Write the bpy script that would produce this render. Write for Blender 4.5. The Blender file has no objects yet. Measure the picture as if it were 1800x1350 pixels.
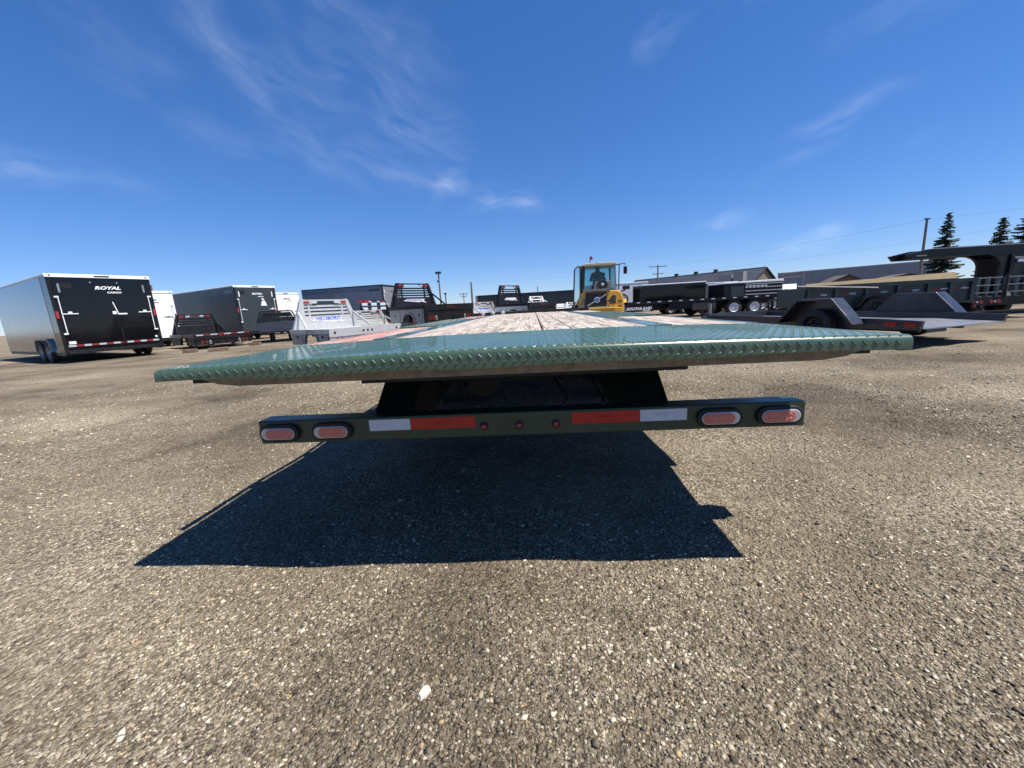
import bpy, bmesh, math, random
import numpy as np
from mathutils import Vector, Matrix
random.seed(7); rng = np.random.default_rng(7)
R = math.radians
S = bpy.context.scene
C = S.collection

# ---------------------------------------------------------------- camera
CAM_H = 1.029
yaw, pitch, roll = 0.06365805, 0.19677113, 0.05510496
fw = Vector((-math.sin(yaw)*math.cos(pitch), math.cos(yaw)*math.cos(pitch), -math.sin(pitch)))
r0 = Vector((math.cos(yaw), math.sin(yaw), 0)); u0 = r0.cross(fw)
rv = r0*math.cos(roll) - u0*math.sin(roll); uv = rv.cross(fw)
cd = bpy.data.cameras.new('camera'); cam = bpy.data.objects.new('camera', cd); C.objects.link(cam)
cd.sensor_fit = 'HORIZONTAL'; cd.sensor_width = 36; cd.lens = 676/1800*36
cd.clip_start = .05; cd.clip_end = 3000
m = Matrix((rv, uv, -fw)).transposed().to_4x4(); m.translation = (0, 0, CAM_H)
cam.matrix_world = m
S.camera = cam

# ---------------------------------------------------------------- sky, sun, exposure
SUN_DIR = Vector((.497, -.130, 1)).normalized()
sun_el = math.asin(SUN_DIR.z); sun_az = math.atan2(SUN_DIR.x, SUN_DIR.y)
sl = bpy.data.lights.new('sun', 'SUN'); sl.energy = 5.0; sl.angle = R(.53); sl.color = (1, .955, .88)
so = bpy.data.objects.new('sun', sl); C.objects.link(so)
so.rotation_euler = SUN_DIR.to_track_quat('Z', 'Y').to_euler(); so.location = (20, -5, 40)
S.view_settings.view_transform = 'Standard'; S.view_settings.look = 'None'
S.view_settings.exposure = 0.8; S.view_settings.gamma = 1.0
S.render.engine = 'CYCLES'
S.cycles.use_denoising = True
S.cycles.max_bounces = 8; S.cycles.transparent_max_bounces = 12
S.cycles.sample_clamp_indirect = 4

SKY_G, SKY_T = .78, (.67, .79, 1.09)
W = bpy.data.worlds.new('World'); S.world = W; W.use_nodes = True
nt = W.node_tree; nt.nodes.clear()
N = lambda t, **k: (lambda n: [setattr(n, a, b) for a, b in k.items()] and n or n)(nt.nodes.new(t))
L = nt.links.new
out = N('ShaderNodeOutputWorld'); bg = N('ShaderNodeBackground'); L(bg.outputs[0], out.inputs[0])
sky = N('ShaderNodeTexSky', sky_type='NISHITA', sun_disc=False, sun_elevation=sun_el, sun_rotation=sun_az,
        altitude=1000, air_density=1.0, dust_density=.0, ozone_density=1.5)
bg.inputs[1].default_value = .109
tc = N('ShaderNodeTexCoord'); sep = N('ShaderNodeSeparateXYZ'); L(tc.outputs['Generated'], sep.inputs[0])
def mth(op, a, b=None, clamp=False):
    n = N('ShaderNodeMath', operation=op, use_clamp=clamp)
    for i, v in enumerate((a, b)):
        if v is None: continue
        if isinstance(v, (int, float)): n.inputs[i].default_value = v
        else: L(v, n.inputs[i])
    return n.outputs[0]
az = mth('MULTIPLY', mth('ARCTAN2', sep.outputs[0], sep.outputs[1]), 180/math.pi)
el = mth('MULTIPLY', mth('ARCSINE', sep.outputs[2]), 180/math.pi)
cmb = N('ShaderNodeCombineXYZ'); L(az, cmb.inputs[0]); L(el, cmb.inputs[1])
# thin cirrus: soft feathered streaks, each broken up by stretched noise  (azimuth, elevation, length, width, tilt, strength)
STROKES = [(-5, 15.2, 10, 2.2, -6, .50), (-2, 14.4, 5, 1.3, -10, .50), (-13, 16.2, 9, 1.6, -12, .30), (-22, 18.5, 13, 2.6, -22, .26),
           (-14, 22.5, 9, 3.8, -40, .22), (-24, 27, 12, 3.0, -28, .24), (-34, 27.5, 10, 2.4, -30, .26), (-36, 20, 12, 1.6, -18, .15),
           (-52, 14.6, 8, 1.1, -4, .30), (-42, 25.5, 8, 2.2, -32, .17), (34, 6.0, 4.5, 1.0, 2, .75), (23, 9.4, 5, .9, -4, .50),
           (35, 17, 6, 1.0, 10, .26), (45.5, 14, 4, 1.0, 12, .45), (47.5, 19, 5, 3.0, 30, .75), (22, 29.5, 8, 1.8, 4, .50),
           (39, 23.5, 6, 1.5, 6, .18), (32, 14, 5, .8, 20, .14), (-20, 33, 14, 3, -30, .22), (-70, 24, 16, 3, -20, .2),
           (80, 25, 14, 3, 20, .25), (120, 30, 18, 4, -15, .25), (-120, 28, 18, 4, 15, .25), (170, 22, 18, 3, 8, .25)]
wn = N('ShaderNodeTexNoise'); wn.inputs['Scale'].default_value = .09; wn.inputs['Detail'].default_value = 2; L(cmb.outputs[0], wn.inputs['Vector'])
wv = N('ShaderNodeVectorMath', operation='SUBTRACT'); L(wn.outputs['Color'], wv.inputs[0]); wv.inputs[1].default_value = (.5, .5, .5)
ws = N('ShaderNodeVectorMath', operation='SCALE'); L(wv.outputs[0], ws.inputs[0]); ws.inputs['Scale'].default_value = 6.0
wa = N('ShaderNodeVectorMath', operation='ADD'); L(cmb.outputs[0], wa.inputs[0]); L(ws.outputs[0], wa.inputs[1])
def streaks(tilt, sc):
    mp = N('ShaderNodeMapping', vector_type='TEXTURE'); mp.inputs['Rotation'].default_value = (0, 0, R(tilt)); mp.inputs['Scale'].default_value = sc; L(wa.outputs[0], mp.inputs[0])
    nz = N('ShaderNodeTexNoise'); nz.inputs['Scale'].default_value = 1.0; nz.inputs['Detail'].default_value = 5; nz.inputs['Roughness'].default_value = .55; L(mp.outputs[0], nz.inputs['Vector'])
    return mth('MULTIPLY', mth('SUBTRACT', nz.outputs['Fac'], .30), 2.4, True)
SK = {-1: streaks(-24, (7, 1.6, 1)), 1: streaks(6, (5, 1.1, 1))}
tots = {-1: None, 1: None}
for i, (a, e, ln, wd, th, st) in enumerate(STROKES):
    mp = N('ShaderNodeMapping', vector_type='TEXTURE')
    mp.inputs['Location'].default_value = (a, e, 0); mp.inputs['Rotation'].default_value = (0, 0, R(th)); mp.inputs['Scale'].default_value = (ln*1.3, wd*1.6, 1)
    L(wa.outputs[0], mp.inputs[0])
    g = N('ShaderNodeTexGradient', gradient_type='SPHERICAL'); L(mp.outputs[0], g.inputs[0])
    k = -1 if th < -11 else 1
    v = mth('MULTIPLY', mth('POWER', g.outputs['Fac'], 1.25), st*.52)
    tots[k] = v if tots[k] is None else mth('ADD', tots[k], v)
tot = mth('ADD', mth('MULTIPLY', tots[-1], SK[-1]), mth('MULTIPLY', tots[1], SK[1]))
tot = mth('MINIMUM', tot, .6)
hs = N('ShaderNodeHueSaturation'); hs.inputs['Saturation'].default_value = 1.2; tn = N('ShaderNodeVectorMath', operation='MULTIPLY'); gm_ = N('ShaderNodeGamma'); gm_.inputs[1].default_value = SKY_G; L(sky.outputs[0], gm_.inputs[0]); L(gm_.outputs[0], tn.inputs[0]); tn.inputs[1].default_value = SKY_T; L(tn.outputs[0], hs.inputs['Color'])
mx = N('ShaderNodeMix', data_type='RGBA'); L(tot, mx.inputs[0]); L(hs.outputs[0], mx.inputs[6]); mx.inputs[7].default_value = (6.0, 6.5, 7.4, 1)
L(mx.outputs[2], bg.inputs[0])
W.cycles.sampling_method = 'MANUAL'; W.cycles.sample_map_resolution = 256

# ---------------------------------------------------------------- materials
MATS = {}
def mat(name, col, rough=.5, metal=0., var=.12, scale=6., bump=0., coat=0., bscale=None, stretch=None, emit=None, dirt=0., dcol=(.28, .22, .16), spec=.5):
    if name in MATS: return MATS[name]
    M = bpy.data.materials.new(name); M.use_nodes = True; t = M.node_tree; b = t.nodes['Principled BSDF']
    b.inputs['Roughness'].default_value = rough; b.inputs['Metallic'].default_value = metal
    b.inputs['Coat Weight'].default_value = coat; b.inputs['Specular IOR Level'].default_value = spec
    tcn = t.nodes.new('ShaderNodeTexCoord'); vec = tcn.outputs['Object']
    if stretch:
        mp = t.nodes.new('ShaderNodeMapping'); mp.inputs['Scale'].default_value = stretch; t.links.new(vec, mp.inputs[0]); vec = mp.outputs[0]
    nz = t.nodes.new('ShaderNodeTexNoise'); nz.inputs['Scale'].default_value = scale; nz.inputs['Detail'].default_value = 6; t.links.new(vec, nz.inputs['Vector'])
    rp = t.nodes.new('ShaderNodeValToRGB'); rp.color_ramp.elements[0].position = .3; rp.color_ramp.elements[1].position = .7
    rp.color_ramp.elements[0].color = (*[max(0, x*(1-var)) for x in col], 1); rp.color_ramp.elements[1].color = (*[min(1, x*(1+var)) for x in col], 1)
    t.links.new(nz.outputs['Fac'], rp.inputs[0]); cur = rp.outputs[0]
    if dirt:
        n2 = t.nodes.new('ShaderNodeTexNoise'); n2.inputs['Scale'].default_value = scale*.4; n2.inputs['Detail'].default_value = 9; n2.inputs['Roughness'].default_value = .7
        t.links.new(tcn.outputs['Object'], n2.inputs['Vector'])
        r2 = t.nodes.new('ShaderNodeMapRange'); r2.inputs[1].default_value = .45; r2.inputs[2].default_value = .75; r2.inputs[4].default_value = dirt; t.links.new(n2.outputs['Fac'], r2.inputs[0])
        mxn = t.nodes.new('ShaderNodeMix'); mxn.data_type = 'RGBA'; t.links.new(r2.outputs[0], mxn.inputs[0]); t.links.new(cur, mxn.inputs[6]); mxn.inputs[7].default_value = (*dcol, 1); cur = mxn.outputs[2]
    t.links.new(cur, b.inputs['Base Color'])
    rr = t.nodes.new('ShaderNodeMapRange'); rr.inputs[3].default_value = max(.02, rough*.8); rr.inputs[4].default_value = min(1, rough*1.25); t.links.new(nz.outputs['Fac'], rr.inputs[0]); t.links.new(rr.outputs[0], b.inputs['Roughness'])
    if bump:
        nb = t.nodes.new('ShaderNodeTexNoise'); nb.inputs['Scale'].default_value = bscale or scale*3; nb.inputs['Detail'].default_value = 4; t.links.new(vec, nb.inputs['Vector'])
        bn = t.nodes.new('ShaderNodeBump'); bn.inputs['Strength'].default_value = bump; bn.inputs['Distance'].default_value = .01; t.links.new(nb.outputs['Fac'], bn.inputs['Height']); t.links.new(bn.outputs[0], b.inputs['Normal'])
    MATS[name] = M; return M
def glass(name, col=(.6, .85, .85), alpha=.4):
    if name in MATS: return MATS[name]
    M = bpy.data.materials.new(name); M.use_nodes = True; t = M.node_tree; t.nodes.remove(t.nodes['Principled BSDF'])
    tr = t.nodes.new('ShaderNodeBsdfTransparent'); tr.inputs[0].default_value = (*col, 1)
    gl = t.nodes.new('ShaderNodeBsdfGlossy'); gl.inputs['Roughness'].default_value = .03
    lw = t.nodes.new('ShaderNodeLayerWeight'); pw = t.nodes.new('ShaderNodeMath'); pw.operation = 'POWER'; t.links.new(lw.outputs['Facing'], pw.inputs[0]); pw.inputs[1].default_value = 4
    fr = t.nodes.new('ShaderNodeMath'); fr.operation = 'MULTIPLY_ADD'; t.links.new(pw.outputs[0], fr.inputs[0]); fr.inputs[1].default_value = .7; fr.inputs[2].default_value = .04
    mxs = t.nodes.new('ShaderNodeMixShader'); t.links.new(fr.outputs[0], mxs.inputs[0]); t.links.new(tr.outputs[0], mxs.inputs[1]); t.links.new(gl.outputs[0], mxs.inputs[2])
    t.links.new(mxs.outputs[0], t.nodes['Material Output'].inputs[0]); MATS[name] = M; return M

black = mat('black_paint', (.010, .010, .012), .28, var=.2, dirt=.04, spec=.28)
gblack = mat('gloss_black_panel', (.005, .005, .006), .07, var=.15, scale=2, bump=.05, bscale=1.3, spec=.34)
satin = mat('satin_black_steel', (.013, .013, .015), .4, var=.3, dirt=.05, spec=.28)
charcoal = mat('charcoal_panel', (.034, .042, .047), .3, var=.06, scale=2, spec=.4)
silver = mat('silver_panel', (.22, .235, .27), .14, .8, var=.06, scale=2, bump=.035, bscale=1.1)
bluegrey = mat('blue_grey_panel', (.17, .20, .24), .3, .2, var=.05, scale=2)
whitep = mat('white_paint', (.78, .79, .79), .35, var=.04, dirt=.06)
alu = mat('bright_aluminium', (.50, .50, .49), .40, .35, var=.08, scale=9, dirt=.05)
alud = mat('brushed_aluminium', (.30, .295, .285), .42, .5, var=.12, scale=8, dirt=.1)
galv = mat('grey_steel', (.26, .26, .26), .5, .4, var=.15, dirt=.25)
redl = mat('red_lens', (.30, .016, .014), .15, var=.1, coat=.5)
amber = mat('amber_lens', (.55, .14, .01), .2, var=.1)
clear = mat('clear_lens', (.50, .51, .53), .12, .3, var=.1)
rubber = mat('tyre_rubber', (.018, .018, .018), .75, var=.25, scale=12, dirt=.25, bump=.2)
wrim = mat('white_rim', (.72, .73, .74), .35, var=.06, dirt=.1)
redt = mat('red_tape', (.42, .010, .010), .28, var=.06, scale=40)
whtt = mat('white_tape', (.52, .56, .64), .28, var=.05, scale=40)
ink = mat('black_lettering', (.02, .02, .02), .5, var=.1)
blueink = mat('blue_lettering', (.05, .10, .62), .4, var=.05)
woodblk = mat('weathered_block_wood', (.18, .12, .08), .9, var=.4, scale=10, stretch=(1, 6, 6), bump=.4)

# ---------------------------------------------------------------- mesh helpers
class MB:
    def __init__(s): s.v = []; s.f = []
    def add(s, vs, fs):
        o = len(s.v); s.v += [tuple(map(float, p)) for p in vs]; s.f += [tuple(i+o for i in f) for f in fs]; return s
    def box(s, c, d, rot=None):
        h = [x/2 for x in d]; vs = [Vector((x*h[0], y*h[1], z*h[2])) for x in (-1, 1) for y in (-1, 1) for z in (-1, 1)]
        if rot is not None: vs = [rot @ p for p in vs]
        return s.add([p+Vector(c) for p in vs], [(0, 1, 3, 2), (4, 6, 7, 5), (0, 4, 5, 1), (2, 3, 7, 6), (0, 2, 6, 4), (1, 5, 7, 3)])
    def bx(s, x0, x1, y0, y1, z0, z1): return s.box(((x0+x1)/2, (y0+y1)/2, (z0+z1)/2), (x1-x0, y1-y0, z1-z0))
    def prism(s, poly, ax, a0, a1):
        mk = {'x': lambda p, a: (a, p[0], p[1]), 'y': lambda p, a: (p[0], a, p[1]), 'z': lambda p, a: (p[0], p[1], a)}[ax]
        n = len(poly); vs = [mk(p, a0) for p in poly]+[mk(p, a1) for p in poly]
        return s.add(vs, [tuple(range(n)), tuple(range(2*n-1, n-1, -1))]+[(i, i+n, (i+1) % n+n, (i+1) % n) for i in range(n)])
    def bar(s, p0, p1, w, h, up=(0, 0, 1)):
        p0 = Vector(p0); p1 = Vector(p1); d = (p1-p0); l = d.length; d.normalize()
        x = d.cross(Vector(up)); x = x.normalized() if x.length > 1e-4 else Vector((1, 0, 0)); z = x.cross(d)
        rot = Matrix((x, d, z)).transposed(); return s.box((p0+p1)/2, (w, l, h), rot)
    def tube(s, path, r, n=8, caps=True):
        path = [Vector(p) for p in path]; k = len(path); rs = r if isinstance(r, (list, tuple)) else [r]*k; vs = []
        for i, p in enumerate(path):
            d = (path[min(i+1, k-1)]-path[max(i-1, 0)]).normalized(); a = Vector((0, 0, 1)) if abs(d.z) < .95 else Vector((1, 0, 0))
            x = d.cross(a).normalized(); y = x.cross(d)
            vs += [p+x*rs[i]*math.cos(t)+y*rs[i]*math.sin(t) for t in [2*math.pi*j/n for j in range(n)]]
        fs = [(i*n+j, i*n+(j+1) % n, (i+1)*n+(j+1) % n, (i+1)*n+j) for i in range(k-1) for j in range(n)]
        if caps: fs += [tuple(range(n)), tuple(range((k-1)*n, k*n))]
        return s.add(vs, fs)
    def lathe(s, prof, c, ax='x', n=28, c0=True, c1=True):           # prof: (along axis, radius)
        vs = []; c = Vector(c)
        for a, r in prof:
            for j in range(n):
                t = 2*math.pi*j/n; u, v = r*math.cos(t), r*math.sin(t)
                vs.append(c+Vector({'x': (a, u, v), 'y': (u, a, v), 'z': (u, v, a)}[ax]))
        k = len(prof); fs = [(i*n+j, i*n+(j+1) % n, (i+1)*n+(j+1) % n, (i+1)*n+j) for i in range(k-1) for j in range(n)]
        fs += ([tuple(range(n))] if c0 else [])+([tuple(range((k-1)*n, k*n))] if c1 else [])
        return s.add(vs, fs)
    def mesh(s, name, mt, smooth=False):
        me = bpy.data.meshes.new(name); me.from_pydata(s.v, [], s.f)
        bm = bmesh.new(); bm.from_mesh(me); bmesh.ops.recalc_face_normals(bm, faces=bm.faces); bm.to_mesh(me); bm.free()
        if smooth:
            me.polygons.foreach_set('use_smooth', [True]*len(me.polygons))
            try: me.set_sharp_from_angle(angle=R(38))
            except Exception: pass
        me.materials.append(mt); return me
    def build(s, name, mt, parent=None, smooth=False, bevel=0, loc=None, rot=None):
        o = bpy.data.objects.new(name, s.mesh(name, mt, smooth)); C.objects.link(o); o.parent = parent
        if loc: o.location = loc
        if rot: o.rotation_euler = rot
        if bevel:
            b = o.modifiers.new('bevel', 'BEVEL'); b.width = bevel; b.segments = 2; b.limit_method = 'ANGLE'; b.angle_limit = R(40)
        return o
def tag(o, label=None, cat=None, group=None, kind=None):
    for k, v in (('label', label), ('category', cat), ('group', group), ('kind', kind)):
        if v: o[k] = v
    return o
def thing(name, label, cat, loc=(0, 0, 0), rz=0, group=None):
    o = bpy.data.objects.new(name, None); C.objects.link(o); o.location = loc; o.rotation_euler = (0, 0, rz); o.empty_display_size = .2
    return tag(o, label, cat, group)
def letters(body, size, mt, parent, loc, rot, shear=0., bold=.0, sx=1., name='lettering', align='CENTER'):
    cu = bpy.data.curves.new(name, 'FONT'); cu.body = body; cu.size = size; cu.extrude = .0015; cu.shear = shear; cu.offset = bold; cu.resolution_u = 3
    cu.align_x = align; cu.align_y = 'CENTER'; cu.materials.append(mt)
    tmp = bpy.data.objects.new('tmp', cu); me = bpy.data.meshes.new_from_object(tmp); bpy.data.objects.remove(tmp)
    o = bpy.data.objects.new(name, me); C.objects.link(o); o.parent = parent; o.location = loc; o.rotation_euler = rot; o.scale = (sx, 1, 1); return o
FACE_BACK = (R(90), 0, 0)            # text read by someone looking along +Y
FACE_LEFT = (R(90), 0, R(-90))       # text on a face looking towards -X
def oval(cx, cz, w, h, n=8):
    r = h/2; a = w/2-r; p = []
    for k in range(n+1): t = -math.pi/2+math.pi*k/n; p.append((cx+a+r*math.cos(t), cz+r*math.sin(t)))
    for k in range(n+1): t = math.pi/2+math.pi*k/n; p.append((cx-a+r*math.cos(t), cz+r*math.sin(t)))
    return p
def circ(cx, cz, r, n=14): return [(cx+r*math.cos(2*math.pi*k/n), cz+r*math.sin(2*math.pi*k/n)) for k in range(n)]

# ---------------------------------------------------------------- ground
def gravel_material():
    M = bpy.data.materials.new('compacted_gravel'); M.use_nodes = True; t = M.node_tree; b = t.nodes['Principled BSDF']
    b.inputs['Roughness'].default_value = .95; b.inputs['Specular IOR Level'].default_value = .2
    n = lambda ty: t.nodes.new(ty); l = t.links.new
    tcn = n('ShaderNodeTexCoord'); V = tcn.outputs['Object']
    def ramp(src, stops):
        r = n('ShaderNodeValToRGB'); e = r.color_ramp.elements
        while len(e) < len(stops): e.new(.5)
        for k, (p, c) in enumerate(stops): e[k].position = p; e[k].color = (*c, 1)
        l(src, r.inputs[0]); return r.outputs[0]
    def noise(sc, det=6, ro=.6):
        x = n('ShaderNodeTexNoise'); x.inputs['Scale'].default_value = sc; x.inputs['Detail'].default_value = det; x.inputs['Roughness'].default_value = ro; l(V, x.inputs['Vector']); return x.outputs['Fac']
    def mix(f, a, c, mode='MIX'):
        x = n('ShaderNodeMix'); x.data_type = 'RGBA'; x.blend_type = mode
        if isinstance(f, float): x.inputs[0].default_value = f
        else: l(f, x.inputs[0])
        l(a, x.inputs[6]); l(c, x.inputs[7]); return x.outputs[2]
    tone = ramp(noise(.42, 5, .62), [(.36, (.48, .455, .435)), (.47, (.84, .82, .80)), (.58, (1.08, 1.07, 1.05)), (.68, (1.40, 1.38, 1.33))])
    fines = ramp(noise(14, 4, .7), [(.3, (.165, .130, .088)), (.7, (.285, .235, .165))])
    v1 = n('ShaderNodeTexVoronoi'); v1.inputs['Scale'].default_value = 120; l(V, v1.inputs['Vector'])
    sp = n('ShaderNodeSeparateColor'); l(v1.outputs['Color'], sp.inputs[0])
    st = ramp(sp.outputs[0], [(0, (.045, .036, .026)), (.4, (.15, .12, .085)), (.75, (.31, .262, .19)), (.95, (.60, .53, .41))])
    v2 = n('ShaderNodeTexVoronoi'); v2.inputs['Scale'].default_value = 52; l(V, v2.inputs['Vector'])
    sp2 = n('ShaderNodeSeparateColor'); l(v2.outputs['Color'], sp2.inputs[0])
    st2 = ramp(sp2.outputs[1], [(0, (.05, .04, .03)), (.4, (.16, .13, .09)), (.8, (.31, .26, .19)), (1, (.62, .55, .43))])
    cov = ramp(noise(1.1, 5, .6), [(.36, (.20, .20, .20)), (.62, (.92, .92, .92))])
    col = mix(1.0, mix(cov, fines, mix(.35, st, st2)), tone, 'MULTIPLY')
    # faint sweeping wheel tracks, packed smoother and a little darker or paler
    sx = n('ShaderNodeSeparateXYZ'); l(V, sx.inputs[0])
    nw = noise(.7, 4, .6)
    def mt(op, a_, b_=None, cl=False):
        k = n('ShaderNodeMath'); k.operation = op; k.use_clamp = cl
        for i_, v_ in enumerate((a_, b_)):
            if v_ is None: continue
            if isinstance(v_, (int, float)): k.inputs[i_].default_value = v_
            else: l(v_, k.inputs[i_])
        return k.outputs[0]
    for cx, cy, rad, wd, shade in ((-30, 12, 26.6, .20, (.72, .70, .68)), (-30, 12, 28.3, .20, (.72, .70, .68)), (-6, 44, 40.6, .24, (1.16, 1.15, 1.12)), (-6, 44, 38.7, .24, (1.14, 1.13, 1.10)), (26, -14, 23.2, .22, (.76, .74, .72)), (26, -14, 25.1, .22, (.76, .74, .72))):
        d = mt('SQRT', mt('ADD', mt('POWER', mt('SUBTRACT', sx.outputs[0], cx), 2), mt('POWER', mt('SUBTRACT', sx.outputs[1], cy), 2)))
        d = mt('ADD', mt('ABSOLUTE', mt('SUBTRACT', d, rad)), mt('MULTIPLY', mt('SUBTRACT', nw, .45), .5))
        f = mt('MULTIPLY', mt('SUBTRACT', 1.0, mt('DIVIDE', d, wd), True), .8)
        rgb = n('ShaderNodeRGB'); rgb.outputs[0].default_value = (*shade, 1)
        col = mix(f, col, rgb.outputs[0], 'MULTIPLY')
    # wheel-rolled paler and darker streaks
    mp = n('ShaderNodeMapping'); mp.inputs['Scale'].default_value = (.12, .9, 1); mp.inputs['Rotation'].default_value = (0, 0, R(12)); l(V, mp.inputs[0])
    nz = n('ShaderNodeTexNoise'); nz.inputs['Scale'].default_value = 1.1; nz.inputs['Detail'].default_value = 5; l(mp.outputs[0], nz.inputs['Vector'])
    col = mix(.55, col, ramp(nz.outputs['Fac'], [(.35, (.60, .57, .54)), (.6, (1, 1, 1))]), 'MULTIPLY')
    l(col, b.inputs['Base Color'])
    a1 = n('ShaderNodeMath'); a1.operation = 'MULTIPLY'; l(v1.outputs['Distance'], a1.inputs[0]); a1.inputs[1].default_value = -.6
    a2 = n('ShaderNodeMath'); a2.operation = 'MULTIPLY'; l(v2.outputs['Distance'], a2.inputs[0]); a2.inputs[1].default_value = -1.0
    a3 = n('ShaderNodeMath'); a3.operation = 'ADD'; l(a1.outputs[0], a3.inputs[0]); l(a2.outputs[0], a3.inputs[1])
    a4 = n('ShaderNodeMath'); a4.operation = 'ADD'; l(a3.outputs[0], a4.inputs[0]); l(noise(9, 6), a4.inputs[1])
    bp = n('ShaderNodeBump'); bp.inputs['Strength'].default_value = .85; bp.inputs['Distance'].default_value = .022; l(a4.outputs[0], bp.inputs['Height']); l(bp.outputs[0], b.inputs['Normal'])
    return M
def ground_z(x, y):
    """the yard is not quite flat: shallow rolls and ruts of a centimetre or two near the trailer"""
    x = np.asarray(x, float); y = np.asarray(y, float)
    k = np.clip((10.5-np.abs(x))/3, 0, 1)*np.clip((11.5-y)/4, 0, 1)*np.clip((y+4)/2, 0, 1)
    z = .011*np.sin(1.5*x+.5*y+.4)+.008*np.sin(2.9*y-1.2*x+1)+.007*np.sin(4.3*x+1.9*y)+.005*np.sin(7.1*y+2.2*x+2)+.004*np.sin(9.3*x-3.1*y)
    rut = np.hypot(x-26, y+14); z = z-.016*np.exp(-((rut-23.2)/.16)**2)-.016*np.exp(-((rut-25.1)/.16)**2)
    rut = np.hypot(x+30, y-12); z = z-.014*np.exp(-((rut-26.6)/.16)**2)-.014*np.exp(-((rut-28.3)/.16)**2)
    return z*k
gx = np.concatenate([[-900, -300, -100, -40, -20], np.linspace(-11, 11, 276), [20, 40, 100, 300, 900]]); gy = np.concatenate([[-400, -100, -30, -10], np.linspace(-4.5, 12, 207), [20, 40, 100, 300, 700, 1500]])
XX, YY = np.meshgrid(gx, gy, indexing='ij'); ZZ = ground_z(XX, YY); ny_ = len(gy)
gme = bpy.data.meshes.new('ground'); gme.from_pydata(np.stack([XX, YY, ZZ], -1).reshape(-1, 3).tolist(), [], [(i*ny_+j, (i+1)*ny_+j, (i+1)*ny_+j+1, i*ny_+j+1) for i in range(len(gx)-1) for j in range(ny_-1)])
gme.polygons.foreach_set('use_smooth', [True]*len(gme.polygons)); gme.materials.append(gravel_material())
go_ = bpy.data.objects.new('ground', gme); C.objects.link(go_); tag(go_, kind='structure')

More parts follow.
